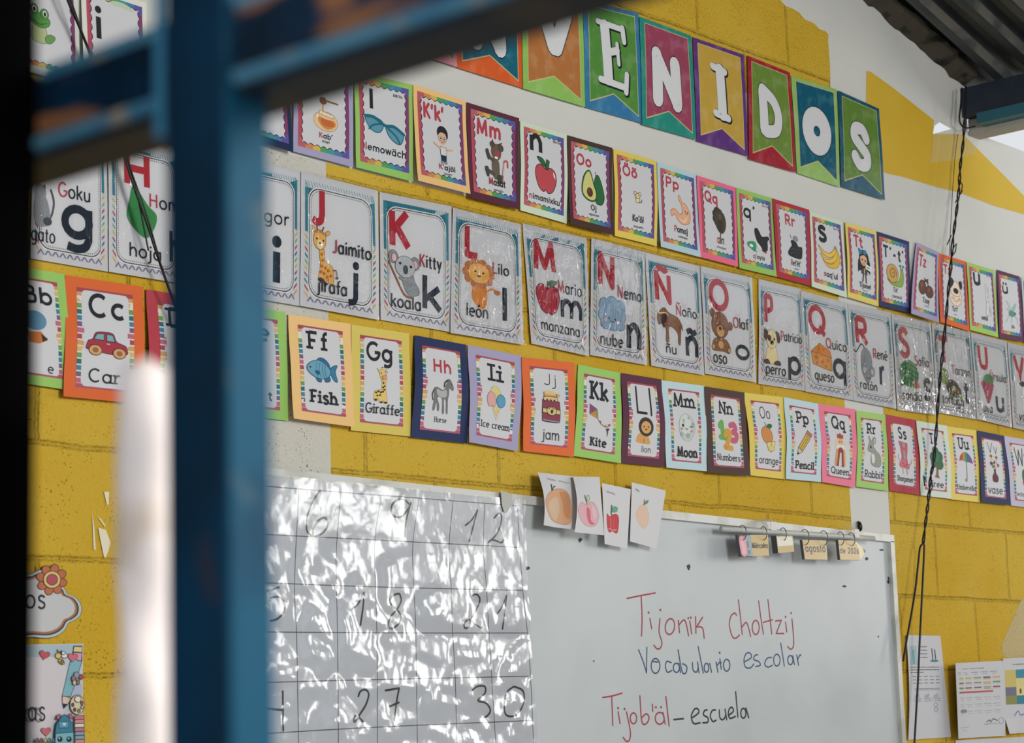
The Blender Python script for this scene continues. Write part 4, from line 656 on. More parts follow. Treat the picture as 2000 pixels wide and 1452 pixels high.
def card1(q, back, letter, style, pic, pbox, word, wbox, sub, first, label, lift=None):
    lift = random.uniform(.003, .016) if lift is None else lift
    c, r = hang('alphabet_flashcard', quad(q), curl(nextbase(), lift, random.uniform(.001, .004), random.uniform(-.006, .006)), label, 'flashcard', 'upper row of flashcards with scalloped borders')
    c.piece('backing_paper'); c.rect(0, 0, 1, 1, back)
    f = (.075, .055, .93, .925); c.piece('printed_sheet'); u0, v0, u1, v1 = f
    c.z += .0002
    c.rect(u0, v0, u1, v1, 'rose', True)
    c.rect((u0+u1)/2, v0, u1, v1, '83406f')
    for k in range(7):
        a, b = u0+.0+(u1-u0)*k/7, u0+(u1-u0)*(k+1)/7
        c.rect(a, v0, b, v0+.09, RB[k], False); c.rect(a, v1-.09, b, v1, RB[k], False)
    c.z += DZ
    c.poly(scallop(c, f, .04), '3a2a3c'); c.poly(scallop(c, f, .051), 'paper')
    def m(b): return (u0+(u1-u0)*b[0], v0+(v1-v0)*b[1], u0+(u1-u0)*b[2], v0+(v1-v0)*b[3])
    if letter:
        c.piece('letter'); b = m(style[1])
        if style[0] == 'bub': c.text(letter, b[0], b[2], b[3], b[3]-b[1], 'b5424f', .24, rnd=True)
        elif style[0] == 'slab': c.text(letter, b[0], b[2], b[3], b[3]-b[1], 'ink', .22, slab=True)
        else: c.text(letter, b[0], b[2], b[3], (b[3]-b[1])/(.66 if letter in 'nsu' else 1), 'ink', .22)
    if pic: c.piece('picture'); c.setbox(*m(pbox)); c.art(A[pic])
    if word:
        c.piece('caption'); b = m(wbox); c.text(word, b[0], b[2], b[3], b[3]-b[1], 'ink', .17, rnd=True, first=first)
        if sub: c.piece('translation'); b = m(sub[1]); c.text(sub[0], b[0], b[2], b[3], b[3]-b[1], 'dgrey', .16)
    c.build(r, [('backing_paper', None), ('printed_sheet', None), ('letter', 'printed_sheet'), ('picture', 'printed_sheet'), ('caption', 'printed_sheet'), ('translation', 'printed_sheet')])
R_ = 'b5424f'
C1 = [((30, -70, 150, -38, 157, 168, 36, 134), 'd5dcd0', '', None, 'frog', (.12, .32, .62, .74), '', None, None, None, 'pale card with a green frog sitting, top left corner of the wall'),
 ((158, -36, 286, 6, 293, 208, 166, 172), 'e3e4da', 'i', ('black', (.16, .14, .24, .5)), 'palecloud', (.42, .02, .85, .14), '', None, None, None, 'pale card with a grey letter i beside the hanging wire, half behind the rail'),
 ((452, 76, 566, 110, 573, 298, 462, 262), 'navy', '', None, None, None, '', None, None, None, 'navy card right behind the blue post, mostly hidden by the rail'),
 ((573, 112, 687, 143, 690, 327, 573, 296), 'lav', '', None, 'jar', (.28, .32, .78, .74), "Kab'", (.4, .77, .66, .83), ('miel', (.46, .85, .6, .885)), R_, 'lavender card with a honey jar and dipper, top cut off by the rail', .004),
 ((692, 139, 806, 166, 807, 355, 696, 327), '9ccb6a', 'l', ('black', (.2, .1, .27, .34)), 'glasses', (.08, .42, .9, .70), 'lemowäch', (.1, .76, .93, .84), ("bib'its", (.68, .1, .86, .135)), R_, 'green card with a black letter l and blue sunglasses', .012),
 ((807, 164.4, 910, 197.5, 919, 379, 817, 353), 'f2c885', "K'k'", ('bub', (.12, .12, .56, .28)), 'boy', (.3, .34, .74, .80), "K'ajöl", (.4, .81, .76, .87), ('joven', (.5, .9, .68, .93)), R_, 'peach card with a black haired boy in glasses', .02),
 ((911, 199.5, 1014, 231, 1015, 410, 919, 386), 'maroon', 'Mm', ('bub', (.12, .1, .66, .27)), 'deer', (.28, .3, .82, .82), 'Masat', (.36, .78, .74, .86), ('venado', (.46, .9, .68, .93)), R_, 'maroon card with a cartoon deer holding a candy cane', .014),
 ((1016, 235, 1107, 263, 1107, 437, 1016.4, 411), 'pale', 'n', ('black', (.14, .08, .44, .28)), 'apple1', (.24, .33, .80, .78), "nimamixku'", (.12, .82, .92, .89), ("bib'ita", (.72, .07, .9, .1)), R_, 'pale green card with a black letter n over a big red apple', .004),
 ((1108, 264, 1196, 289, 1199.4, 460, 1115, 438), 'dbrown', 'Oo', ('bub', (.14, .14, .52, .27)), 'avocado', (.24, .30, .86, .745), 'Oj', (.48, .76, .62, .83), ('aguacate', (.42, .87, .68, .9)), None, 'dark brown card with a cut avocado', .016),
 ((1198, 290, 1282.4, 315, 1283, 481, 1201, 461), 'yellow', 'Öö', ('bub', (.14, .12, .52, .25)), 'tinymouse', (.4, .43, .64, .6), "Ko'öl", (.38, .75, .68, .83), ('pequeño', (.42, .88, .68, .91)), None, 'yellow card with a tiny mouse in the middle', .004),
 ((1283.5, 316.4, 1360.6, 341.5, 1369, 503, 1291, 482), 'lblue', 'Pp', ('bub', (.14, .1, .52, .23)), 'stomach', (.24, .3, .84, .70), 'Pamaj', (.34, .74, .72, .82), ('estómago', (.44, .86, .7, .89)), R_, 'light blue card with a pink stomach drawing', .013),
 ((1360.6, 342.4, 1436.8, 366.5, 1442, 521.7, 1368.7, 502.5), 'ee7090', 'Qq', ('bub', (.12, .12, .5, .26)), 'turkey', (.34, .34, .74, .76), "Qo'l", (.44, .74, .64, .82), ('chompipe', (.42, .86, .7, .89)), R_, 'hot pink card in the upper row, dark turkey picture', .01),
 ((1437.8, 366.5, 1509, 387.7, 1517.4, 541, 1444.5, 523.7), '9cc868', "q'", ('black', (.12, .14, .48, .32)), 'crow', (.18, .44, .92, .80), "q'ayis", (.36, .83, .72, .89), ("bib'its", (.72, .08, .9, .105)), R_, 'green card with a black bag and spilled rubbish', .01),
 ((1509, 387.7, 1580.5, 410, 1584.7, 559, 1517.8, 541), 'b32c3a', 'Rr', ('bub', (.26, .12, .58, .26)), 'bag', (.3, .4, .8, .74), "Ret'ët'", (.4, .77, .72, .85), ('basura', (.52, .88, .66, .905)), R_, 'dark red card with a full black rubbish bag', .006),
 ((1581.4, 412.8, 1645.5, 433, 1654.8, 582, 1585.5, 560), 'pale', 's', ('black', (.16, .12, .46, .33)), 'banana', (.16, .36, .9, .72), "saq'ul", (.32, .78, .78, .86), ("bib'its", (.72, .08, .9, .105)), R_, 'pale green card with a bunch of bananas', .008),
 ((1650.7, 434, 1711.6, 451.7, 1716.8, 599.4, 1655.8, 580.8), 'e6d26c', 'Tt', ('bub', (.2, .1, .5, .26)), 'girl', (.26, .27, .8, .80), 'Tijonel', (.34, .8, .76, .87), ('maestra', (.46, .9, .64, .92)), None, 'yellow card with a long haired girl in a blue bow', .005),
 ((1711.6, 451.7, 1775.7, 472.3, 1779, 612.8, 1717.8, 598.3), '25315c', "T'-t'", ('bubk', (.12, .12, .86, .3)), 'snail', (.2, .36, .86, .72), "T'ot'", (.44, .74, .6, .81), ('caracol', (.4, .85, .74, .9)), None, 'navy card in the upper row, green snail with a brown shell', .01),
 ((1790, 473.3, 1833.5, 493, 1834.5, 630.4, 1779.8, 612.8), 'lav', 'Tz', ('bub', (.14, .1, .46, .27)), 'coconuts', (.16, .42, .86, .74), 'Tzuy', (.38, .76, .66, .84), ('tecomate', (.46, .88, .64, .9)), None, 'lavender card curling off the wall, brown gourds on it', .02),
 ((1832, 494, 1887, 511.6, 1894.5, 648, 1836.6, 629.3), 'e0682c', "Tz'", ('bub', (.12, .1, .5, .24)), 'dog1', (.24, .27, .86, .74), "Tz'i'", (.4, .76, .62, .83), ('perro', (.46, .87, .6, .89)), None, 'orange card behind the hanging cable, black eared dog face', .008),
 ((1888, 511.6, 1941.6, 528, 1950, 659.3, 1894.9, 644.8), 'a8cc6c', 'u', ('black', (.14, .08, .44, .27)), 'rabbit1', (.5, .22, .86, .76), 'umül', (.4, .78, .66, .85), ("bib'its", (.72, .06, .9, .085)), None, 'green card with a black letter u and a pale grey rabbit', .006),
 ((1947, 527, 1991.6, 540.5, 1999.8, 668.6, 1952.3, 660.3), '5c3450', 'ü', ('black', (.12, .12, .42, .3)), 'fly', (.24, .42, .84, .80), 'üs', (.5, .82, .64, .88), None, None, 'maroon card with a letter u with two dots and a green insect', .008),
 ((1994.7, 541.5, 2040, 553, 2048, 682, 2001.5, 669.4), 'b9cfd0', '', None, None, None, '', None, None, None, 'pale blue sliver of a card at the right picture edge, upper row', .004)]
def bubk(): pass
for t in C1:
    t = list(t)
    if t[3] and t[3][0] == 'bubk': t[3] = ('black', t[3][1])
    card1(*t)
# ------------------------------------------------------------------ middle row: laminated alphabet posters
CHV = ['c8b26a', '7fae8a', 'b8505f', '2f7f92', '6fae7a', 'c8b26a', '8a5a7a', '2b7f92', 'b8505f', 'c8b26a']
def poster(q, L, lbox, low, lobox, pic, pbox, name, nbox, word, wbox, label, twst=0):
    fm = FILM2 if L and L in 'LMNST' else FILM
    c, r = hang('alphabet_poster', quad(q), curl(nextbase(), random.uniform(.002, .008), random.uniform(.001, .003), twst), label, 'poster', 'laminated alphabet posters in the middle row', 6)
    c.coat = 0; c.piece('printed_sheet'); c.rect(0, 0, 1, 1, 'd0d1d5')
    u0, v0, u1, v1 = .05, .055, .955, .945
    c.rect(u0, v0, u1, v0+.2, '1f6f82', False); c.rect(u0, v0+.2, u0+.1, .44, '1f6f82', False); c.rect(u1-.1, v0+.2, u1, .44, '1f6f82')
    W, H = c.W, c.H
    for k in range(26):
        a = k/26
        c.poly([(W*(u0+(u1-u0)*a), H*(v0+.0)), (W*(u0+(u1-u0)*a)+W*.008, H*v0), (W*(u0+(u1-u0)*a)+W*.035, H*(v0+.05)), (W*(u0+(u1-u0)*a)+W*.027, H*(v0+.05))], '4f94a4', False, True)
        for x in (u0, u1-.045):
            y = v0+.38*a; c.poly([(W*x, H*y), (W*x, H*y+W*.008), (W*(x+.045), H*y+W*.05), (W*(x+.045), H*y+W*.042)], '4f94a4', False, True)
    for k in range(10):
        y = .455+.047*k
        for x, s in ((u0, 1), (u1-.05, 1)):
            d = .04 if x == u0 else 0; e_ = 0 if x == u0 else .04
            c.poly([(W*x, H*(y+e_)), (W*(x+.05), H*(y+d)), (W*(x+.05), H*(y+d+.02)), (W*x, H*(y+e_+.02))], CHV[k], False, True)
    for k in range(9):
        x = u0+.03+(u1-u0-.06)*k/9; wd = (u1-u0)/9*.9
        c.poly([(W*x, H*.955), (W*(x+wd/2), H*.915), (W*(x+wd/2), H*.935), (W*(x+.012), H*.962)], '7a7590', False, True)
        c.poly([(W*(x+wd/2), H*.915), (W*(x+wd), H*.955), (W*(x+wd-.012), H*.962), (W*(x+wd/2), H*.935)], '7a7590', False, True)
    c.z += DZ
    b = (.10, .10, .905, .915)
    c.rrect(b[0]-.014, b[1]-.011, b[2]+.014, b[3]+.011, .145, 'e2e3e4'); c.rrect(b[0]-.003, b[1]-.002, b[2]+.003, b[3]+.002, .14, 'ink'); c.rrect(b[0]+.006, b[1]+.005, b[2]-.006, b[3]-.005, .134, 'd6d7da')
    # dotted line
    x0, y0, x1, y1 = (b[0]+.024)*W, (b[1]+.019)*H, (b[2]-.024)*W, (b[3]-.019)*H; rr = .12*W
    P = arc(x1-rr, y0+rr, rr, rr, -90, 0, 8)+arc(x1-rr, y1-rr, rr, rr, 0, 90, 8)+arc(x0+rr, y1-rr, rr, rr, 90, 180, 8)+arc(x0+rr, y0+rr, rr, rr, 180, 270, 8); P.append(P[0])
    s = .0; st = .0045
    for a, d in zip(P, P[1:]):
        l = math.hypot(d[0]-a[0], d[1]-a[1])
        while s < l:
            t = s/l; x, y = a[0]+(d[0]-a[0])*t, a[1]+(d[1]-a[1])*t; h = .0009
            c.poly([(x-h, y-h), (x+h, y-h), (x+h, y+h), (x-h, y+h)], 'ink', False, True); s += st
        s -= l
    c.z += DZ
    if L: c.piece('letter'); c.text(L, lbox[0], lbox[2], lbox[3], lbox[3]-lbox[1], 'b02f3c', .235)
    if low: c.piece('small_letter'); c.text(low, lobox[0], lobox[2], lobox[3], (lobox[3]-lobox[1])/(.66 if low in 'acegmnopqrsuv' else .9 if low in 'ñj' else 1), '1f2a38', .2)
    if pic: c.piece('picture'); c.setbox(*pbox); c.art(A[pic])
    c.piece('name_caption')
    if name: c.text(name, nbox[0], nbox[1], nbox[2], nbox[3], 'ink', .13, first=R_)
    c.piece('caption')
    if word: c.text(word, wbox[0], wbox[1], wbox[2], wbox[3], 'ink', .13)
    c.build(r, [('printed_sheet', None), ('letter', 'printed_sheet'), ('small_letter', 'printed_sheet'), ('picture', 'printed_sheet'), ('name_caption', 'printed_sheet'), ('caption', 'printed_sheet')])
    film(c, r, fm, 7, 10, .001, .0013)
P2 = [((65, 225, 208, 261, 211, 531, 60, 505), '', None, 'g', (.40, .59, .80, .79), 'cat', (.02, .46, .30, .76), 'Goku', (.33, .76, .53, .1), 'gato', (.0, .30, .87, .1), 'laminated poster with a big letter g and a grey cat, far left'),
 ((211, 262, 350, 297, 354, 554, 213, 531), 'H', (.2, .10, .58, .33), 'h', (.84, .62, .95, .85), 'leaf', (.22, .33, .66, .72), 'Hom', (.55, .98, .47, .1), 'hoja', (.27, .72, .86, .1), 'laminated poster with a red letter H and a green leaf, beside the blue post'),
 ((449, 303, 587, 335, 586, 598, 446, 574), 'I', (.16, .12, .24, .36), 'i', (.60, .52, .72, .86), None, None, 'Igor', (.40, .84, .43, .1), '', None, 'laminated poster with a dark blue letter i, half behind the blue post'),
 ((588.4, 335, 738, 372.6, 740.6, 625.4, 586, 597.3), 'J', (.11, .11, .30, .355), 'j', (.62, .62, .74, .84), 'giraffe', (.12, .37, .45, .81), 'Jaimito', (.38, .88, .56, .1), 'jirafa', (.2, .57, .87, .1), 'laminated poster with a red letter J and a yellow giraffe'),
 ((741.3, 375, 882, 403, 882.5, 649.4, 743.6, 625), 'K', (.12, .13, .40, .40), 'k', (.57, .59, .84, .85), 'koala', (.10, .43, .54, .80), 'Kitty', (.53, .84, .53, .1), 'koala', (.13, .55, .88, .1), 'laminated poster with a red letter K and a grey koala'),
 ((884.7, 405.7, 1017, 438.5, 1022.8, 673.8, 880, 650.4), 'L', (.17, .12, .36, .36), 'l', (.70, .56, .78, .83), 'lion2', (.16, .38, .66, .76), 'Lilo', (.56, .80, .46, .09), 'león', (.2, .5, .84, .1), 'laminated poster with a red letter L and a golden lion'),
 ((1020.4, 436, 1145.7, 465.4, 1150.4, 696, 1038, 671.4), 'M', (.12, .13, .48, .36), 'm', (.52, .58, .89, .72), 'apple', (.12, .43, .52, .73), 'Mario', (.48, .88, .52, .1), 'manzana', (.18, .84, .86, .09), 'laminated poster with a red letter M and a dark red apple', .012),
 ((1155, 465.4, 1259.2, 492.4, 1264, 713.6, 1152.7, 693.7), 'N', (.12, .12, .42, .38), 'n', (.64, .68, .89, .88), 'cloud', (.12, .46, .62, .76), 'Nemo', (.46, .90, .46, .1), 'nube', (.16, .56, .89, .1), 'laminated poster with a red letter N and a blue smiling cloud'),
 ((1260, 493, 1366.8, 520.7, 1375.6, 733.4, 1272, 714.7), 'Ñ', (.13, .16, .44, .40), 'ñ', (.66, .62, .9, .85), 'gnu', (.14, .44, .62, .76), 'Ñoño', (.50, .89, .5, .09), 'ñu', (.28, .48, .86, .09), 'laminated poster with a red letter N under a tilde and a brown wildebeest'),
 ((1368, 519.6, 1468.2, 542.7, 1477, 747.7, 1376.7, 730), 'O', (.14, .11, .50, .37), 'o', (.60, .68, .88, .80), 'bear', (.12, .38, .55, .78), 'Olaf', (.56, .86, .52, .1), 'oso', (.16, .42, .88, .11), 'laminated poster with a red letter O and a brown teddy bear'),
 ((1481.4, 545, 1564, 564.8, 1574.2, 764.2, 1481.4, 750), 'P', (.12, .14, .3, .40), 'p', (.62, .70, .89, .85), 'dog2', (.1, .46, .46, .80), 'Patricio', (.46, .93, .55, .09), 'perro', (.14, .56, .89, .1), 'laminated poster with a red letter P and a spotted puppy'),
 ((1563.3, 567.6, 1654.8, 591.8, 1667, 782.5, 1573.2, 765), 'Q', (.14, .13, .48, .38), 'q', (.60, .62, .88, .79), 'cheese', (.13, .48, .58, .75), 'Quico', (.46, .90, .52, .1), 'queso', (.2, .6, .86, .1), 'laminated poster with a red letter Q and a wedge of cheese'),
 ((1656, 593, 1739.7, 610.5, 1750.7, 799, 1667.4, 782.5), 'R', (.12, .13, .40, .39), 'r', (.64, .60, .76, .78), 'mouse2', (.06, .38, .56, .80), 'René', (.50, .84, .52, .1), 'ratón', (.16, .56, .86, .09), 'laminated poster with a red letter R and a grey mouse'),
 ((1740.8, 612.8, 1818, 630.4, 1828, 811, 1753, 801.2), 'S', (.14, .14, .38, .42), 's', (.70, .64, .88, .84), 'melon', (.1, .46, .64, .77), 'Sofia', (.50, .86, .50, .1), 'sandía', (.14, .64, .88, .1), 'laminated poster with a red letter S and a striped watermelon'),
 ((1820, 630.4, 1895, 649, 1907.7, 820, 1830, 805.7), 'T', (.12, .14, .38, .42), 't', (.70, .58, .84, .82), 'turtle', (.1, .48, .66, .82), 'Tarzan', (.42, .90, .53, .1), 'tortuga', (.14, .68, .88, .1), 'laminated poster with a red letter T and a green tortoise, crossed by the cable'),
 ((1896.2, 650, 1965.6, 666.8, 1976.7, 835.4, 1908.3, 819), 'U', (.14, .13, .42, .38), 'u', (.56, .68, .80, .84), 'grapes', (.12, .44, .54, .82), 'Úrsula', (.42, .88, .5, .09), 'uva', (.18, .44, .89, .1), 'laminated poster with a red letter U and a bunch of red grapes'),
 ((1967.8, 669, 2035, 685, 2046, 851, 1979, 836), 'V', (.14, .14, .42, .40), 'v', (.62, .68, .86, .84), 'cow', (.14, .42, .8, .82), '', None, 'vaca', (.18, .6, .89, .1), 'laminated poster with a red letter V at the right edge of the picture')]
for t in P2: poster(*t)
# ------------------------------------------------------------------ lower row: English cards
SQ = ['cfa36a', 'd9b878', '6f9f5a', '2b6f78', '3f86a0', '7a6080', 'c06a80', 'b04a5c']
def card3(q, back, letters, style, lbox, pic, pbox, word, wst, wbox, label, lift=None, lcol='ink'):
    lift = random.uniform(.003, .014) if lift is None else lift
    c, r = hang('english_flashcard', quad(q), curl(nextbase(), lift, random.uniform(.002, .008), random.uniform(-.008, .006)), label, 'flashcard', 'lower row of English word cards')
    c.piece('backing_paper'); c.rect(0, 0, 1, 1, back)
    u0, v0, u1, v1 = .145, .085, .865, .915; c.piece('printed_sheet'); c.z += .0002
    c.rect(u0, v0, u1, v1, 'e4e0dc'); W, H = c.W, c.H
    n = 15; s = NB[0] % 5
    for k in range(n):
        a, b = v0+.028+(v1-v0-.056)*k/n, v0+.028+(v1-v0-.056)*(k+.78)/n
        c.rect(u0, a, u0+.085, b, SQ[(k) % 8], False); c.rect(u1-.085, a, u1, b, SQ[(k) % 8], False)
    c.rect(u0, v0, u1, v0+.036, 'a8485a', False); c.rect(u0, v1-.036, u1, v1, 'b05a6c', False)
    c.z += DZ
    c.rrect(u0+.058, v0+.017, u1-.058, v1-.017, .055, 'd5d6da')
    st = dict(slab=dict(wt=.2, slab=True), sans=dict(wt=.2), thin=dict(wt=.10, rnd=True), slabl=dict(wt=.13, slab=True))
    def mb(b): return (u0+(u1-u0)*b[0], v0+(v1-v0)*b[1], u0+(u1-u0)*b[2], v0+(v1-v0)*b[3])
    if letters:
        c.piece('letter'); b = mb(lbox); c.text(letters, b[0], b[2], b[3], b[3]-b[1], lcol, **st[style])
    if pic: c.piece('picture'); c.setbox(*mb(pbox)); c.art(A[pic])
    if word: c.piece('caption'); b = mb(wbox); c.text(word, b[0], b[2], b[3], b[3]-b[1], 'ink', **st[wst])
    c.build(r, [('backing_paper', None), ('printed_sheet', None), ('letter', 'printed_sheet'), ('picture', 'printed_sheet'), ('caption', 'printed_sheet')])
G3 = [((5, 515, 126, 536, 139, 763, 20, 745), '9ccb6a', 'Bb', 'sans', (.2, .08, .84, .25), 'balloon', (.14, .34, .70, .68), 'e', 'slabl', (.66, .86, .80, .96), 'light green card with a blue circle, cut by the dark left edge'),
 ((127.3, 537.4, 279, 560.5, 282, 790, 124, 774.6), 'orange', 'Cc', 'sans', (.2, .05, .84, .27), 'car', (.13, .42, .88, .68), 'Car', 'slabl', (.2, .80, .76, .93), 'orange card with a dark red toy car and the word Car'),
 ((285, 565, 430, 590, 440, 811, 290, 791), 'b8404c', 'Dd', 'slab', (.16, .06, .8, .25), None, None, '', None, None, 'red card half covered by the white plaster strip and blue post'),
 ((435, 592, 557.4, 609.8, 563, 822.4, 446, 809), '9ccb6a', 'Ee', 'slab', (.16, .06, .8, .25), None, None, 't', 'slab', (.72, .80, .82, .9), 'green card just right of the blue post, mostly hidden'),
 ((563, 614, 685.2, 633, 693, 834.6, 574, 818), 'f2c885', 'Ff', 'slab', (.2, .06, .64, .26), 'fish', (.13, .35, .84, .64), 'Fish', 'slab', (.2, .74, .80, .88), 'peach card with a blue fish', .02),
 ((686.3, 634, 798.7, 651.6, 803, 853.3, 685.2, 841), 'dcc865', 'Gg', 'slab', (.14, .07, .76, .27), 'giraffe3', (.24, .34, .70, .76), 'Giraffe', 'slabl', (.10, .77, .90, .88), 'mustard yellow card with a small giraffe', .004),
 ((809.8, 655, 911, 673.7, 912.2, 866.5, 803, 854.4), '22315c', 'Hh', 'sans', (.27, .14, .74, .30), 'horse', (.24, .36, .80, .78), 'Horse', 'slabl', (.33, .83, .64, .89), 'navy card with a grey horse and red letters', .006, 'b5424f'),
 ((913.4, 674, 1019.8, 695.8, 1011.6, 881.7, 916.5, 864), 'lav', 'Ii', 'slab', (.3, .08, .66, .29), 'icecream', (.23, .35, .74, .78), 'Ice cream', 'slabl', (.1, .80, .90, .88), 'lavender card with a three scoop ice cream cone', .012),
 ((1018.8, 697.9, 1122, 709.2, 1121, 893, 1022, 881.7), 'e66f38', 'Jj', 'thin', (.34, .08, .7, .22), 'jam', (.26, .29, .78, .71), 'jam', 'thin', (.3, .79, .76, .92), 'orange card with a jar of jam', .008),
 ((1129.3, 712.3, 1212, 728.8, 1213, 905.5, 1121, 891), '9fcf6f', 'Kk', 'slab', (.2, .08, .76, .32), 'kite', (.16, .36, .86, .78), 'Kite', 'slab', (.24, .82, .72, .93), 'green card with a rainbow kite', .010),
 ((1213, 728.8, 1291.5, 741.2, 1298.8, 912.7, 1213, 904.5), '5a2a40', 'Ll', 'thin', (.2, .06, .8, .42), 'lion3', (.22, .46, .80, .82), 'lion', 'thin', (.42, .85, .72, .93), 'maroon card with a dark maned lion', .006),
 ((1292, 743, 1376, 754, 1381, 921, 1302, 914), 'c3dde4', 'Mm', 'slab', (.14, .06, .82, .24), 'moon', (.24, .32, .80, .72), 'Moon', 'slab', (.18, .80, .84, .93), 'light blue card with a pale smiling moon', .012),
 ((1376, 755, 1454, 767, 1466, 930, 1383, 924), '4f3733', 'Nn', 'slab', (.26, .08, .72, .25), 'numbers', (.16, .34, .84, .76), 'Numbers', 'slabl', (.12, .82, .88, .91), 'dark brown card with the coloured numbers one, two and three', .012),
 ((1453, 767, 1531, 776, 1535, 937, 1466, 929), 'e6cf62', 'Oo', 'thin', (.26, .08, .64, .25), 'orange', (.24, .30, .76, .74), 'orange', 'thin', (.14, .80, .88, .91), 'yellow card with an orange and its slice', .006),
 ((1531, 776, 1598, 789, 1604, 942, 1535, 936), 'c3dde4', 'Pp', 'slab', (.24, .08, .72, .25), 'pencil', (.2, .34, .82, .74), 'Pencil', 'slab', (.16, .82, .88, .93), 'light blue card with a yellow pencil', .008),
 ((1598, 789, 1671, 800, 1671, 953, 1606, 942), 'f0809c', 'Qq', 'slab', (.24, .06, .74, .24), 'queen', (.3, .3, .74, .82), 'Queen', 'slabl', (.16, .84, .90, .94), 'hot pink card in the lower row, crowned queen picture', .010),
 ((1672.4, 802.3, 1729, 810.4, 1735.4, 959.8, 1672.4, 950.8), 'a4d070', 'Rr', 'slab', (.26, .08, .68, .24), 'rabbit', (.2, .28, .86, .76), 'Rabbit', 'slabl', (.14, .82, .92, .93), 'light green card with a grey and white rabbit', .004),
 ((1729, 809.5, 1789.4, 821.2, 1797.5, 967.9, 1737.2, 958.9), 'b23a48', 'Ss', 'slab', (.3, .07, .66, .24), 'sharpener', (.18, .28, .84, .82), 'Sharpener', 'slabl', (.14, .84, .88, .92), 'red card with a pink pencil sharpener', .004),
 ((1789.4, 822, 1849.7, 832, 1857.8, 975, 1798.4, 967.9), 'd5e3d5', 'Tt', 'slab', (.3, .07, .64, .24), 'tree', (.22, .28, .84, .80), 'Tree', 'slabl', (.22, .84, .84, .94), 'pale card with a green tree behind the hanging cable', .004),
 ((1849.7, 833, 1907.3, 841, 1917.2, 982.3, 1857.8, 976), 'e6d06a', 'Uu', 'slab', (.24, .06, .72, .24), 'umbrella', (.2, .28, .86, .78), 'Umberella', 'slabl', (.08, .84, .92, .92), 'yellow card with a striped umbrella', .004),
 ((1908.2, 841, 1961.3, 851.8, 1973.9, 987.7, 1917.2, 981.4), '24305a', 'Vv', 'thin', (.24, .07, .74, .24), 'vase', (.24, .26, .78, .74), 'vase', 'thin', (.14, .80, .84, .93), 'navy card with a vase of flowers', .008),
 ((1961.3, 851.8, 2020, 862, 2033, 995, 1975, 988), 'c4bfd6', 'Ww', 'thin', (.16, .08, .9, .38), 'watermelon', (.24, .44, .9, .80), 'watermelon', 'thin', (.1, .84, .9, .92), 'lavender card with a watermelon at the right edge of the picture', .004)]
for t in G3: card3(*t)
# ------------------------------------------------------------------ whiteboard
def glossy(name, col, rough, coat, bump=0, sc=8):
    m, N, Lk, b = newmat(name); b.inputs['Base Color'].default_value = (*srgb(col), 1); b.inputs['Roughness'].default_value = rough
    b.inputs['Coat Weight'].default_value = coat; b.inputs['Coat Roughness'].default_value = .25
    tc = N.new('ShaderNodeTexCoord'); n = N.new('ShaderNodeTexNoise'); n.inputs['Scale'].default_value = 3.5; n.inputs['Detail'].default_value = 5; Lk.new(tc.outputs['Object'], n.inputs['Vector'])
    mx = N.new('ShaderNodeMix'); mx.data_type = 'RGBA'; mx.inputs[6].default_value = (*srgb(col), 1); mx.inputs[7].default_value = tuple(x*.9 for x in srgb(col))+(1,)
    r = N.new('ShaderNodeMapRange'); r.inputs[1].default_value = .45; r.inputs[2].default_value = .7; Lk.new(n.outputs[0], r.inputs[0]); Lk.new(r.outputs[0], mx.inputs[0]); Lk.new(mx.outputs[2], b.inputs['Base Color'])
    if bump:
        n3 = N.new('ShaderNodeTexNoise'); n3.inputs['Scale'].default_value = sc; Lk.new(tc.outputs['Object'], n3.inputs['Vector'])
        bp = N.new('ShaderNodeBump'); bp.inputs['Strength'].default_value = bump; bp.inputs['Distance'].default_value = .01; Lk.new(n3.outputs[0], bp.inputs['Height']); Lk.new(bp.outputs[0], b.inputs['Normal']); Lk.new(bp.outputs[0], b.inputs['Coat Normal'])
    return m
BRD = glossy('whiteboard_enamel', 'bcc3c6', .5, .3, .05, 5); FRM = plain('white_aluminium_frame', 'cfd0cc', .4, .4, .1, 'bdbdb6', 10)
tr_, tl_ = at(1745, 1046, -.022), at(1000, 965.5, -.022)
bx0, bx1 = 2.56, tr_.x; zt1 = tr_.z; zt0 = tl_.z+(tl_.z-tr_.z)/(tl_.x-tr_.x)*(bx0-tl_.x); fw = .019
wb = empty('whiteboard', ((bx0+bx1)/2, 0, zt1-.6), 'big framed whiteboard with red and blue handwriting under the flashcards', 'whiteboard')
g = wb.location; bz = zt1-1.22
V = [(bx0+.01, -.012, bz+.01), (bx1-.01, -.012, bz+.01), (bx1-.01, -.012, zt1-.006), (bx0+.01, -.012, zt0-.006)]
link('writing_surface', V, [(0, 1, 2, 3)], [BRD], None, wb, g)
def bar(name, p, q, w_, y0, y1, m, par, o):
    p, q = Vector(p), Vector(q); d = (q-p).normalized(); n = Vector((-d.z, 0, d.x))*w_
    V = [];
    for a in (p, q, q-n, p-n):
        V.append((a.x, y0, a.z))
    V += [(v[0], y1, v[2]) for v in V]
    return link(name, V, [(3, 2, 1, 0), (4, 5, 6, 7), (0, 1, 5, 4), (1, 2, 6, 5), (2, 3, 7, 6), (3, 0, 4, 7)], [m], None, par, o)
bar('frame_rail', (bx0, 0, zt0), (bx1, 0, zt1), fw, -.001, -.024, FRM, wb, g)
bar('frame_rail', (bx0, 0, bz+fw), (bx1, 0, bz+fw), fw, -.001, -.024, FRM, wb, g)
bar('frame_stile', (bx1, 0, zt1-fw*.9), (bx1, 0, bz), fw, -.001, -.024, FRM, wb, g)
bar('frame_stile', (bx0+fw, 0, zt0-fw), (bx0+fw, 0, bz), fw, -.001, -.024, FRM, wb, g)
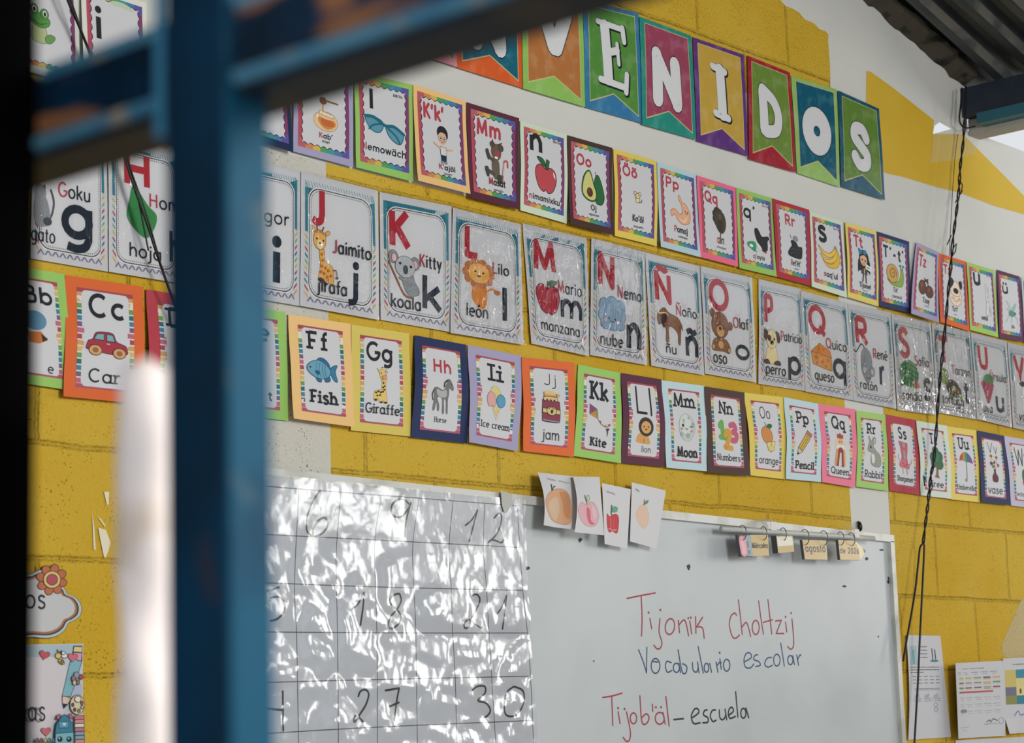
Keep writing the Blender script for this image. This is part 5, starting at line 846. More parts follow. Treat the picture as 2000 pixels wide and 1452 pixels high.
class Flat(Canvas):
    "a canvas on the plane y = const measured in wall metres"
    def __init__(c, y): c.yy = y; c.z = 0; c.ns = 1; c.nu = 1; c.pieces = {}; c.cur = None; c.rough = .5; c.spec = .3; c.coat = 0; c.W = c.H = 1; c.box = (0, 0, 1, 1)
    def P(c, x, y, z): return Vector((x, c.yy-z, -y))
    def px(c, px, py): p = at(px, py, c.yy); return (p.x, -p.z)
    def pen(c, pts, col, w_, smooth=True, k=None):
        ox, oy, s = k or (0, 0, 1); q = [(ox+pts[i]/s, oy+pts[i+1]/s) for i in range(0, len(pts), 2)]
        if smooth and len(q) > 2: q = spline(q, False, 4)
        for p in ribbon([c.px(*t) for t in q], w_, True): c.poly(p, col, False, True)
    def dot(c, x, y, r, col, k): ox, oy, s = k; p = c.px(ox+x/s, oy+y/s); c.poly([(p[0]+r*math.cos(t*.6283), p[1]+r*math.sin(t*.6283)) for t in range(10)], col, False, True)
    def pp(c, pts, col, k=(0, 0, 1), up=True): ox, oy, s = k; c.poly([c.px(ox+pts[i]/s, oy+pts[i+1]/s) for i in range(0, len(pts), 2)], col, up)
f = Flat(-.0125); K = (1140, 1130, 4); RD, BL, BK = 'a83a48', '2a4f78', '23282c'
def el(cx, cy_, rx, ry, rot=0, a0=-80, n=14):
    o = []; r = math.radians(rot)
    for i in range(n+1):
        t = math.radians(a0+360*i/n); x, y = rx*math.cos(t), ry*math.sin(t); o += [cx+x*math.cos(r)-y*math.sin(r), cy_+x*math.sin(r)+y*math.cos(r)]
    return o
LINES = [('handwriting', RD, .0042, [[340, 158, 450, 135, 560, 115], [450, 135, 457, 300, 453, 450], [518, 315, 533, 395], [597, 318, 590, 420, 612, 500, 600, 545, 575, 552, 550, 525], el(675, 378, 36, 62, 8), [740, 330, 750, 425], [745, 365, 785, 325, 805, 370, 820, 450], [830, 335, 845, 435], [875, 300, 878, 430], [930, 305, 880, 385], [885, 380, 930, 390, 942, 470],
   [1195, 290, 1180, 272, 1150, 300, 1140, 370, 1160, 450, 1185, 470, 1218, 445], [1210, 170, 1225, 300, 1240, 440], [1240, 380, 1270, 345, 1290, 390, 1305, 455], el(1345, 385, 27, 55), [1368, 178, 1385, 310, 1405, 435], [1440, 168, 1455, 300, 1470, 435], [1405, 345, 1475, 325], [1500, 335, 1545, 328], [1545, 328, 1505, 432], [1505, 432, 1565, 432], [1578, 345, 1588, 420], [1628, 320, 1640, 450, 1640, 530, 1618, 555, 1595, 535]],
   [(508, 268), (600, 248), (818, 312), (838, 308), (1578, 302), (1622, 272)]),
 ('handwriting', BL, .0038, [[430, 560, 465, 650, 492, 740], [492, 740, 495, 540], el(562, 685, 34, 58), [540, 650, 580, 655], [685, 660, 650, 650, 640, 690, 655, 735, 690, 720], el(725, 700, 24, 36), [745, 665, 757, 738], [738, 560, 770, 730, 800, 738, 806, 690, 775, 668], [850, 660, 855, 715, 880, 735, 895, 700, 890, 655], [890, 655, 902, 740], [895, 535, 935, 740], el(960, 700, 18, 35), [985, 665, 1000, 735], [1035, 655, 1050, 735], [1040, 685, 1065, 655, 1075, 662], [1065, 630, 1075, 710], el(1118, 680, 25, 46),
   [1255, 655, 1310, 620, 1300, 585, 1270, 590, 1253, 640, 1265, 695, 1305, 700, 1330, 670], [1360, 600, 1340, 602, 1330, 635, 1370, 652, 1380, 680, 1345, 690], [1470, 620, 1435, 625, 1415, 670, 1440, 695, 1475, 680], el(1510, 640, 25, 46), [1540, 508, 1555, 600, 1568, 685], el(1615, 640, 20, 36), [1635, 605, 1647, 675], [1665, 600, 1680, 680], [1670, 640, 1690, 600, 1697, 605]], [(1063, 583)]),
 ('handwriting', RD, .0042, [[150, 932, 225, 920, 300, 898], [220, 920, 228, 1150], [270, 1045, 285, 1135], [335, 1045, 365, 1190, 360, 1260, 335, 1275, 310, 1245], el(390, 1095, 25, 42), [440, 920, 455, 1120, 490, 1137, 512, 1090, 490, 1060, 455, 1090], [537, 985, 540, 1040], el(595, 1095, 35, 46), [620, 1050, 638, 1140], [643, 925, 668, 1155]], [(270, 1015), (320, 1022), (565, 1008), (605, 1008)]),
 ('handwriting', BK, .0048, [[705, 1105, 780, 1098], [850, 1090, 900, 1050, 890, 1020, 865, 1025, 842, 1080, 860, 1135, 910, 1130], [965, 1030, 945, 1035, 937, 1068, 970, 1090, 970, 1125, 932, 1130], [1030, 1030, 1005, 1035, 990, 1080, 1010, 1120, 1035, 1110], [1060, 1030, 1065, 1090, 1090, 1105, 1110, 1070, 1105, 1025], [1105, 1025, 1118, 1105], [1135, 1070, 1170, 1040, 1160, 1010, 1140, 1020, 1130, 1060, 1145, 1095, 1185, 1080], [1188, 888, 1205, 1085], el(1248, 1055, 20, 38), [1268, 1015, 1290, 1090]], [])]
SPL = (1050, 1200, 9999, 800); HW = []
for i, (nm, col, wd, st, dots) in enumerate(LINES):
    for h in (0, 1):
        key = 'handwritten_word#%d%d' % (i, h); f.piece(key); f.z = 0; HW.append((key, None))
        for s in st:
            if (s[0] > SPL[i]) == bool(h): f.pen(s, col, wd*.85, True, K)
        for d in dots:
            if (d[0] > SPL[i]) == bool(h): f.dot(d[0], d[1], .003, col, K)
f.piece('stain')
for x, y, a, b in ((1345, 1108, 5, 9), (1650, 1146, 6, 3), (1736, 1130, 3, 5), (1735, 1137, 3, 5), (1742, 1148, 4, 4), (1738, 1121, 3, 5), (1722, 1075, 6, 3), (1160, 1292, 2, 3), (1716, 1244, 2, 3), (1030, 1110, 7, 5), (1133, 1055, 5, 6), (1693, 1092, 5, 4)):
    random.seed(int(x+y)); f.pp([q for t in range(7) for q in (x+a*math.cos(t*.9)*random.uniform(.4, 1), y+b*math.sin(t*.9)*random.uniform(.4, 1))], '2f3236', up=False)
f.build(wb, HW+[('stain', None)])
# ------------------------------------------------------------------ sheet of numbers under crinkled plastic
SY = -.027
sh = empty('number_chart', at(780, 1250, SY), 'grey squared number chart under crinkled clear plastic taped to the whiteboard', 'wall chart'); g = sh.location
PAPR = plain('grey_chart_paper', 'c3c7cd', .6, .3)
f = Flat(SY); f.piece('chart_paper')
f.pp([455, 923, 520, 930, 747, 955, 1019.5, 977.5, 1029, 1150, 1041, 1263, 1049, 1452, 1052, 1560, 440, 1560], PAPR)
f.piece('grid_lines')
for s in ([450, 940, 520, 950, 666, 962, 817, 973.5, 1010, 988.5], [450, 1039, 520, 1044.4, 730, 1055, 1017, 1070], [450, 1136, 520, 1139, 736, 1147, 1019.5, 1153.8], [450, 1234, 520, 1235, 811, 1237, 1030, 1237], [450, 1336, 520, 1333.6, 736, 1328, 1036, 1321.4], [450, 1438, 520, 1433.5, 736, 1421, 1040, 1408]): f.pen(s, '3b4148', .0018)
for s in ([490, 945, 488, 1140, 490, 1452, 490, 1550], [584, 954, 575, 1140, 579, 1236, 583, 1452, 583, 1550], [666, 961.6, 657, 1070, 657, 1144, 659, 1236, 661, 1452, 661, 1550], [745, 967, 732, 1055, 733, 1147, 736, 1236, 737, 1452, 737, 1550], [818, 973, 806, 1065, 808, 1147, 812, 1237, 815, 1452, 815, 1550], [885, 978, 877, 1066, 881, 1148, 884, 1237, 889, 1325, 892, 1452], [946.6, 984, 944, 1068, 950, 1150, 955, 1237, 960, 1323, 968, 1452], [1010, 988, 1015, 1070, 1021, 1154, 1030, 1237, 1036, 1321, 1042, 1452, 1046, 1550]): f.pen(s, '3b4148', .0018)
f.z += DZ; f.piece('numerals')
k3, k4 = (520, 900, 3.704), (520, 1150, 3.704)
for k, s in ((k3, [390, 215, 345, 280, 305, 370, 290, 460, 300, 520, 345, 548, 400, 530, 440, 480, 440, 430, 410, 415, 370, 440, 340, 490, 335, 530]), (k3, [1035, 320, 1000, 285, 950, 282, 910, 320, 905, 380, 940, 410, 985, 400, 1025, 350, 1045, 305]), (k3, [1045, 305, 1012, 430, 1000, 550]), (k3, [1440, 470, 1490, 425, 1528, 360]), (k3, [1525, 365, 1490, 500, 1467, 582]),
  (k3, [1648, 415, 1680, 383, 1700, 400, 1695, 460, 1660, 540, 1605, 592, 1625, 575, 1660, 580, 1700, 595, 1717, 572]), (k3, [-60, 945, 20, 940, 90, 918]), (k4, [30, 70, 90, 62, 130, 110, 125, 170, 80, 220, 30, 235]), (k4, [620, 145, 660, 115, 705, 30]), (k4, [705, 30, 700, 130, 680, 265]), (k4, [970, 60, 960, 38, 920, 50, 890, 95, 930, 140, 970, 190, 960, 250, 910, 290, 882, 270, 895, 210, 945, 150, 975, 90, 970, 60]),
  (k4, [1490, 50, 1520, 42, 1545, 80, 1520, 150, 1480, 220, 1470, 270, 1440, 288, 1430, 260, 1460, 225, 1500, 250, 1550, 285, 1560, 275]), (k4, [1670, 180, 1700, 140, 1738, 50]), (k4, [1738, 50, 1725, 160, 1708, 292]), (k4, [-20, 740, -30, 850, 40, 872, 118, 880]), (k4, [118, 745, 122, 1028]), (k4, [665, 780, 680, 745, 715, 732, 740, 765, 720, 840, 680, 905, 640, 965, 632, 945, 650, 920, 700, 965]),
  (k4, [862, 738, 910, 730, 960, 722]), (k4, [960, 722, 940, 830, 925, 955]), (k4, [890, 855, 958, 825]), (k4, [1490, 735, 1530, 707, 1580, 710, 1580, 760, 1530, 810, 1590, 830, 1620, 880, 1600, 920, 1570, 935]), (k4, [1790, 710, 1740, 750, 1720, 830, 1730, 910, 1780, 925, 1830, 890, 1862, 820, 1855, 740, 1790, 710])): f.pen(s, '24292e', .0042, True, k)
f.build(sh, [('chart_paper', None), ('grid_lines', 'chart_paper'), ('numerals', 'chart_paper')])
PLF = filmmat('crinkled_plastic', 2.4, 4, 15, .22, .12)
from mathutils import noise as mn
V = []; F = []; nx, nz = 70, 70
def sheetpt(u, v):
    xr = 1020+32*(v*1.05)-8*math.sin(v*3); px_ = 448+(xr+5-448)*u; py_ = (919+ (58*u))*(1-v)+1545*v
    p = at(px_, py_, SY-.002)
    am = .013*min(1, max(.12, (v-.1)*3.2))
    h = abs(mn.noise(Vector((p.x*7, p.z*9, 3))))*.6+abs(mn.noise(Vector((p.x*17+4, p.z*15, 8))))*.5+abs(mn.noise(Vector((p.x*37, p.z*31, 1))))*.25
    p.y -= .0015+am*h; return p
for j in range(nz+1):
    for i in range(nx+1): V.append(sheetpt(i/nx, j/nz))
for j in range(nz):
    for i in range(nx): q = j*(nx+1)+i; F.append((q, q+nx+1, q+nx+2, q+1))
link('plastic_cover', V, F, [PLF], None, sh, g, True)
f = Flat(SY-.006); f.piece('tape'); TAPE = plain('cloudy_tape', 'a9aba4', .3, .5); f.pp([978, 958, 1001, 966, 1000, 985, 991, 1001, 984, 1000, 980, 985], TAPE); f.build(sh, [('tape', None)])
# ------------------------------------------------------------------ children's drawings at the top of the whiteboard
def drawing(q, off, ops, box_, label, scr, extra=None):
    c, r = hang('childs_drawing', quad(q), off, label, 'drawing', 'pupils\' fruit drawings'); c.ns = 12; c.nu = 10
    c.piece('paper'); c.rect(0, 0, 1, 1, 'd9d9dc'); c.piece('fruit_drawing'); c.setbox(*box_); c.art(ops)
    c.piece('pencil_name')
    for x, y, w_ in scr:
        pts = []; random.seed(int(x*100))
        n = 9
        for i in range(n+1): pts.append(((x+w_*i/n)*c.W, (y+(.018 if i % 2 else -.014)*random.uniform(.5, 1.3)+.02*i/n)*c.H))
        for p in ribbon(pts, .0011, True): c.poly(p, '9a9a9c', False, True)
    c.build(r, [('paper', None), ('fruit_drawing', 'paper'), ('pencil_name', 'paper')])
FO = [('O', 'b07a52', .9), ('S', 'dcaa84', [6, 50, 20, 22, 50, 6, 80, 8, 96, 34, 98, 90, 60, 96, 26, 84]), ('O',), ('S', 'd9bda0', [24, 40, 50, 28, 60, 60, 50, 90, 30, 78, 16, 58]), ('S', 'cf9468', [60, 14, 84, 14, 94, 40, 94, 80, 76, 70, 70, 40]), ('L', '3f4a38', 3.5, [34, 12, 34, -4]), ('C', '3f5a38', 2.5, [36, 10, 42, 0, 46, 0])]
FA = [('O', 'b06a78', .9), ('S', 'e3b4be', [20, 26, 6, 40, 4, 60, 30, 92, 66, 99, 90, 86, 98, 56, 80, 26, 58, 24, 42, 34]), ('O',), ('S', 'd9707a', [44, 40, 58, 50, 62, 80, 78, 90, 58, 92, 44, 70]), ('S', 'e8c4ca', [66, 34, 84, 42, 88, 66, 74, 76, 66, 56]), ('L', '5a6a4a', 4, [44, 30, 36, 4]), ('O', '5a6a4a', 1.2), ('S', 'c9d2b0', [46, 22, 46, 6, 56, 2, 58, 16])]
FR = [('O', '9a3a44', .9), ('S', 'c84a52', [6, 10, 26, 20, 46, 8, 80, 2, 96, 20, 94, 70, 80, 96, 46, 90, 20, 98, 6, 70]), ('O',), ('C', 'e08a88', 5, [30, 24, 34, 50, 30, 78]), ('C', 'd96a6c', 5, [58, 22, 54, 60, 60, 80]), ('C', 'e3a4a0', 5, [16, 80, 50, 84, 78, 78]), ('L', '4a7a58', 9, [38, 6, 42, -34]), ('O', '3f7a60', 1.2), ('S', '6fa890', [44, -6, 56, -32, 84, -30, 76, -8])]
FP = [('O', 'c9a48c', .8), ('S', 'e6c6ae', [18, 20, 44, 2, 72, 8, 96, 36, 98, 66, 72, 98, 50, 92, 14, 70, 2, 44]), ('O',), ('L', '5a6a52', 5, [54, 4, 54, -18]), ('S', '7a8a6a', [58, 0, 62, -14, 84, -20, 74, -4])]
drawing((1050, 923, 1128, 932, 1126, 1035, 1062, 1026), lambda u, v: .03+.030*v-.008*math.sin(math.pi*u)*v+.010*(1-u)*math.sin(math.pi*v), FO, (-.01, .24, .86, .95), 'pupil drawing of an orange fruit, the widest of the four sheets', [(.2, .10, .22), (.5, .12, .3)])
drawing((1119, 931, 1171, 932, 1180, 1046, 1122, 1040), lambda u, v: .042+.03*v+.010*(1-u)*math.sin(math.pi*v), FA, (.02, .32, .86, .88), 'pupil drawing of a pink apple, curling off the whiteboard', [])
drawing((1176, 944, 1232, 956, 1225, 1072.5, 1181, 1063), lambda u, v: .03+.012*v, FR, (.10, .46, .62, .80), 'narrow pupil drawing of a red pepper shaped fruit with a green stem', [(.14, .12, .3)])
drawing((1234, 942.5, 1300.5, 958.6, 1282, 1072, 1230.5, 1058), lambda u, v: .028+.014*v, FP, (.16, .32, .60, .74), 'pupil drawing of a pale peach fruit, rightmost of the four sheets', [(.12, .10, .1)])
# ------------------------------------------------------------------ rod with the calendar tags
STL = plain('dull_wire', '6d6f6c', .35, .5, .8); ROD = plain('white_plastic_rod', 'c3c6c2', .4, .5)
RY = -.05
a, b = at(1409, 1033, RY), at(1706, 1052.5, RY)
rod = empty('tag_rod', (a+b)/2, 'thin white rod held on the whiteboard frame, calendar tags hanging from it', 'rod'); g = rod.location
v, fc = tube([a+(b-a)*(i/8) for i in range(9)], .0068, 12); link('rod', v, fc, [ROD], None, rod, g, True)
for px_ in (1488, 1651):
    py_ = 1025+(px_-1488)*.088; p = at(px_, py_, -.024)
    V = []; F = []
    prof = [(-.027, p.z+.013), (-.036, p.z+.012), (RY-.009, p.z+.004), (RY-.0095, p.z-.018), (RY+.002, p.z-.022)]
    for yy, zz in prof: V += [(p.x-.012, yy, zz), (p.x+.012, yy, zz)]
    for i in range(len(prof)-1): F.append((2*i, 2*i+2, 2*i+3, 2*i+1))
    o = link('clip', V, F, [plain('white_card_clip', 'e0dfd9', .5)], None, rod, g); o.modifiers.new('t', 'SOLIDIFY').thickness = .0015
def tagcard(q, label, draw, rings, y=-.062, thick=.008):
    c, r = hang('calendar_tag', quad(q), lambda u, v: -y+.004*v, label, 'calendar tag', 'calendar tags on the rod', 1); c.spec = .5; c.rough = .3
    draw(c)
    # stack of cards behind the front face
    s = [c.P(0, 0, -.0004), c.P(c.W, 0, -.0004), c.P(c.W, c.H, -.0004), c.P(0, c.H, -.0004)]; V = s+[p+Vector((0, thick, 0)) for p in s]
    if getattr(c, 'hexa', None): s = [c.P(x*c.W, yv*c.H, -.0004) for x, yv in c.hexa]; V = s+[p+Vector((0, thick, 0)) for p in s]
    n = len(s)
    link('card_stack', V, [list(range(n)), list(range(n, 2*n))[::-1]]+[(i, i+n, (i+1) % n+n, (i+1) % n) for i in range(n)], [plain('card_edge', '54585a', .6)], None, r, r.location)
    c.build(r, [('front_card', None), ('lettering', 'front_card')])
    for u in rings:
        p = c.P(u*c.W, .07*c.H, .001); zc = (p.z+at(0, 0, RY).z*0+ (a.z+(b.z-a.z)*((p.x-a.x)/(b.x-a.x))))/2; R = abs(p.z-zc)+.010
        pts = [(p.x+.006*math.sin(t), (RY+p.y)/2+R*.9*math.sin(t)-.004, zc+R*math.cos(t)) for t in [i*2*math.pi/16 for i in range(17)]]
        v, fc = tube(pts, .0011, 6); link('ring', v, fc, [STL], None, r, r.location, True)
TN = 'c9ae72'
def d1(c):
    c.piece('front_card'); c.rect(.40, 0, 1, 1, TN); c.rect(.22, .02, .42, .98, '8fa3a8'); c.rect(.25, .3, .32, .6, '5f7a84'); c.rect(.25, .7, .33, .9, '5f7a84')
    c.rrect(0, .04, .24, 1, .1, 'd9909e'); c.rrect(.05, .14, .19, .9, .06, 'e6b0b8'); c.piece('lettering'); c.text('Miércoles', .42, .97, .62, .24, 'ink', .19)
def d2(c): c.piece('front_card'); c.rect(0, 0, 1, 1, TN); c.rect(.03, .06, .97, .6, 'e6e3d4')  # pale panel is glare painted onto the tag
def d3(c): c.piece('front_card'); c.rect(0, 0, 1, 1, TN); c.piece('lettering'); c.text('agosto', .08, .94, .6, .38, 'ink', .19)
def d4(c):
    c.hexa = [(0, 0), (.62, 0), (1, .5), (.78, 1), (.02, 1)]; W, H = c.W, c.H
    c.piece('front_card'); c.poly([(x*W, y*H) for x, y in c.hexa], 'e3d3a8'); c.poly([(0, 0), (.62*W, 0), (.7*W, .3*H), (.78*W, H), (.02*W, H)], TN); c.poly([(.9*W, .37*H), (W, .5*H), (.94*W, .64*H)], 'ink')
    c.piece('lettering'); c.text('de 2026', .03, .74, .66, .28, 'ink', .19)
tagcard((1441, 1045, 1500, 1045, 1502, 1086, 1448, 1088), 'calendar tag reading Miércoles with a pink end like a pencil eraser', d1, (.16, .86))
tagcard((1516, 1047, 1548, 1047, 1551.5, 1078, 1520, 1081), 'blank calendar tag, the smallest one on the rod', d2, (.5,), -.068, .016)
tagcard((1567, 1055, 1613, 1056, 1616.5, 1094, 1572, 1093), 'calendar tag reading agosto', d3, (.12, .92))
tagcard((1637, 1055, 1690, 1058, 1692, 1095, 1640, 1094), 'calendar tag reading de 2026 with a pencil point on its right', d4, (.1, .5))
hk = at(1686, 1028, -.02); v, fc = tube([hk+Vector((0, .016, .013)), hk+Vector((0, .012, .008)), hk+Vector((0, .010, 0)), hk+Vector((.001, .011, -.008)), hk+Vector((.001, .015, -.013))], lambda t: .003+.004*math.sin(math.pi*t), 10)
tag(link('wall_hook', v, fc, [plain('black_hook', '17181a', .4)], None, None, None, True), 'small black hook on the white strip above the whiteboard', 'hook')
# ------------------------------------------------------------------ hanging cables
CB = plain('black_cable', '15161a', .45, .4); THN = plain('grey_streak', '6f7070', .6)
def cablepts(p, y): return [at(p[i], p[i+1], y) for i in range(0, len(p), 2)]
random.seed(11)
cab = empty('hanging_cable', at(1884, 200, -.03), 'twisted black cable hanging down the wall from the eave beam', 'cable'); g = cab.location
main = [1886, 168, 1884, 230, 1881, 280, 1876, 320, 1874, 352, 1871, 390, 1866, 430, 1861, 470, 1857, 520, 1852, 570, 1848, 620, 1842, 680, 1837, 730, 1832, 790, 1828, 850, 1824, 900, 1818, 930, 1815, 960, 1812, 990, 1808, 1020, 1803, 1062]
P = spline([tuple(p) for p in cablepts(main, -.05)], False, 5); n = len(P)
for ph in (0, math.pi):
    pts = [Vector(p)+Vector(((.0022+.0012*math.sin(i*.37))*math.cos(i*.75+ph), .003*math.sin(i*.75+ph), 0)) for i, p in enumerate(P)]; v, fc = tube(pts, .0022, 6); link('strand', v, fc, [CB], None, cab, g, True)
for s in ([1803, 1062, 1797, 1070, 1794, 1095, 1788, 1150, 1780, 1200, 1770, 1255, 1764, 1292], [1804, 1062, 1805, 1075, 1802, 1140, 1799, 1200, 1796, 1260, 1793, 1330, 1789, 1400, 1785, 1470], [1878, 172, 1877, 200, 1874, 236, 1886, 250, 1904, 247]):
    v, fc = tube([Vector(p) for p in spline([tuple(q) for q in cablepts(s, -.045)], False, 4)], .0028, 6); link('strand', v, fc, [CB], None, cab, g, True)
for s in ([1874, 352, 1880, 362, 1876, 380, 1880, 372], [1858, 460, 1850, 478], [1861, 486, 1868, 476, 1866, 492, 1860, 500], [1872, 385, 1866, 396], [1808, 938, 1804, 930, 1806, 950], [1818, 935, 1822, 950, 1816, 965]):
    v, fc = tube(cablepts(s, -.055), .0018, 5); link('wire_end', v, fc, [CB], None, cab, g, True)
v, fc = tube([Vector(p) for p in spline([tuple(q) for q in cablepts([1871, 262, 1866, 300, 1862, 350, 1858, 420, 1854, 500], -.02)], False, 4)], .0012, 5)
tag(link('thin_streak', v, fc, [THN], None, None, None, True), 'thin grey line beside the twisted black cable', 'streak')  # thin grey line beside the cable
lw = empty('hanging_wire', at(250, 330, -.05), 'loose black wire hanging over the posters left of the blue post', 'wire'); g = lw.location
for s, y, r in (([118, -40, 136, 10, 158, 60, 200, 170, 243, 305, 262, 365, 285, 430, 306, 495, 330, 565, 350, 620], -.05, .0028), ([126, -40, 142, 10, 166, 78, 205, 180, 246, 300, 268, 380, 280, 440, 290, 490], -.046, .0018), ([124, -40, 140, 14, 172, 90, 215, 200, 252, 320, 280, 400, 300, 465, 318, 530], -.053, .0014)):
    v, fc = tube([Vector(p) for p in spline([tuple(q) for q in cablepts(s, y)], False, 4)], r, 6); link('strand', v, fc, [CB], None, lw, g, True)
# ------------------------------------------------------------------ notices at the lower right
def scr(c, u0, u1, v, h, col='8d8f96', seed=1, n=None):
    random.seed(seed); x = u0
    while x < u1:
        w_ = random.uniform(.012, .045); e_ = min(u1, x+w_); c.rect(x, v-h/2*random.uniform(.6, 1), e_, v+h/2*random.uniform(.6, 1), col, False); x = e_+random.uniform(.008, .016)
def notice(q, off, label, fn, group='notices taped on the yellow wall'):
    c, r = hang('paper_notice', quad(q), off, label, 'notice', group, 10); c.nu = 12; c.piece('paper'); c.rect(0, 0, 1, 1, 'c9c9ce'); c.z += .0001; c.piece('print'); fn(c); c.build(r, [('paper', None), ('print', 'paper'), ('signatures', 'paper')])
def n1(c):
    c.rect(.06, .10, .26, .29, '9fbcc0'); c.rect(.13, .14, .19, .28, '7f9fa6'); c.z += DZ
    for k in range(4): scr(c, .32, .56, .11+.035*k, .012, '6f7280', k)
    c.setbox(.62, .12, .88, .26); c.art([('L', '3a3f48', 9, [32, 10, 32, 80]), ('L', '3a3f48', 9, [62, 16, 66, 78]), ('E', '3f7f92', 48, 92, 46, 8)])
    for k in range(3): scr(c, .05, .86 if k < 2 else .4, .31+.025*k, .010, '6a6d78', k+9)
    for j in range(3):
        for i in range(5): scr(c, .1+.16*i, .2+.16*i, .40+.032*j, .009, '7a7d88', i+j*7)
    c.rect(.14, .515, .82, .519, '6f7a88'); scr(c, .16, .82, .53, .006, '8d8f98', 3)
    c.piece('signatures')
    for x in (.12, .38, .62):
        c.setbox(x, .56, x+.2, .64); c.art([('C', '7f8899', 3, [2, 80, 30, 20, 36, 80, 60, 10, 66, 80, 98, 60]), ('L', '8a8d98', 3, [2, 96, 98, 96])])
    c.setbox(.62, .65, .74, .75); c.art([('C', '8aa0b0', 5, [50, 2, 90, 26, 50, 50, 10, 26, 50, 2]), ('C', '8aa0b0', 5, [50, 50, 90, 74, 50, 98, 10, 74, 50, 50])])
def n2(c):
    scr(c, .24, .66, .085, .012, '6a6d78', 2)
    for i in range(5): scr(c, .10+.165*i, .22+.165*i, .135, .012, '6f7280', i); scr(c, .14+.165*i, .21+.165*i, .16, .010, '6f7280', i+5)
    T_ = ['b9ad58', 'b9ad58', '8d8d93', '7a3a60', 'c9a45a', '7a3a60', '7a9aa0', '8a8a90', 'b8b060', '4f8a78', '4f8a84', '9a4a6a', '74506a', '9a9a90', '8a5070']
    for j, v in enumerate((.2, .265, .33)):
        for i in range(5): c.rect(.13+.168*i, v, .26+.168*i, v+.018, T_[j*5+i], False); c.rect(.13+.168*i, v+.024, .26+.168*i, v+.036, 'c9c09a' if i != 3 else 'b9a45a', False)
    c.rect(.12, .385, .80, .408, 'b05060')
    for j in range(3):
        for i in range(5): scr(c, .14+.165*i, .26+.165*i, .47+.09*j, .009, '8a8d94', i+j*3); scr(c, .17+.165*i, .26+.165*i, .50+.09*j, .008, '9a9ca2', i+j*5)
    c.rect(.15, .62, .30, .665, '83858a'); scr(c, .12, .34, .86, .008, '8a8d96', 4); scr(c, .18, .30, .90, .008, '8a8d96', 6); scr(c, .62, .86, .83, .01, '6a6d78', 8)
    c.piece('signatures'); c.setbox(.66, .76, .86, .82); c.art([('C', '4a4d56', 4, [2, 70, 30, 30, 40, 80, 60, 10, 98, 50])]); c.setbox(.88, .75, .97, .84); c.art([('C', '9aa4b0', 6, [50, 2, 96, 30, 80, 90, 20, 90, 4, 30, 50, 2])])
def n3(c):
    scr(c, .2, .98, .085, .014, '4a5562', 3); scr(c, .5, .98, .12, .012, '4a5562', 5)
    for j, row in enumerate((['c9b86a', '3f86a0', '3f86a0', '3f86a0'], ['c9b86a', 'd5c98a', '2f7f92', 'd5c98a'], ['6f6f86', 'd9cf8a', 'd9cf8a', 'd9cf8a'], ['8a8a50', '2f7f92', '5f7a5a', '2f7f92'])):
        for i, col in enumerate(row): c.rect(.03+.24*i, .155+.115*j, .03+.24*(i+1), .155+.115*(j+1), col, False)
    c.z += DZ
    for i in range(4): c.rect(.34+.17*i, .41, .38+.17*i, .475, '4a4a3c', False)
    c.piece('signatures'); c.setbox(.2, .7, .5, .78); c.art([('C', '5f6fa0', 4, [2, 80, 30, 10, 50, 80, 98, 20])]); c.setbox(.7, .8, .9, .92); c.art([('C', '9aa4b0', 6, [50, 2, 96, 30, 80, 90, 20, 90, 4, 30, 50, 2])])
notice((1770, 1241, 1836.7, 1242.4, 1857.4, 1440.5, 1774, 1446), lambda u, v: .006+.006*math.sin(math.pi*v)*(1-u), 'narrow white notice with small pictures, next to the whiteboard edge', n1)
notice((1866, 1296, 1959, 1291, 1964.5, 1438, 1872, 1444), lambda u, v: .01+.03*max(0, 1-u*2.2)**2, 'white timetable notice with coloured bars, curling at its left side', n2)
notice((1959, 1287, 2045, 1283, 2052, 1430, 1972, 1434), lambda u, v: .008+.016*max(0, v-.8)*4*max(0, 1-u*3), 'white notice with a blue and yellow table at the right picture edge', n3)
notice((1866, 1447, 2070, 1436, 2080, 1560, 1872, 1570), lambda u, v: .004, 'white sheet below the timetable notice, only its top edge in view', lambda c: scr(c, .2, .6, .3, .02))
# ------------------------------------------------------------------ signs at the lower left
r = empty('cloud_sign', at(90, 1180, -.01), 'white cloud shaped sign with an orange flower and the letters os', 'sign'); f = Flat(-.006); f.coat = .4; f.rough = .4
kz = (40, 1080, 7.644)
oc = [-400, 250, 100, 330, 360, 262, 640, 520, 690, 610, 830, 680, 905, 800, 890, 930, 800, 1010, 715, 1050, 660, 1150, 560, 1230, 420, 1270, 200, 1260, -400, 1200]
def cl(ins): return [q for i in range(0, len(oc), 2) for q in ((oc[i]-150)*(1-ins)+150, (oc[i+1]-780)*(1-ins*1.4)+780)]
f.piece('board')
for ins, col in ((-.012, '3f4a4c'), (0, 'b9c4c4'), (.05, '2b3436'), (.085, 'a8704a'), (.13, 'c3c4c6')): q = cl(ins); q = [t for p in spline([(q[i], q[i+1]) for i in range(0, len(q), 2)], True, 4) for t in p]; f.pp(q, col, kz)
f.piece('lettering')
for p in text_polys('os', *[f.px(40+x/7.644, 1200)[0] for x in (70, 372)], f.px(60, 1080+830/7.644)[1], .034, .12): [f.poly(t, '22282c', False, True) for t in p[1]]
f.piece('flower')
for k in range(8):
    t = k*math.pi/4+.25; cx, cy_ = 462+150*math.cos(t), 405+150*math.sin(t); e1 = el(cx, cy_, 92, 72, math.degrees(t)); f.pp(e1[:-2], '5a2c20', kz); e2 = el(cx, cy_, 80, 60, math.degrees(t)); f.pp(e2[:-2], 'b9683f', kz)
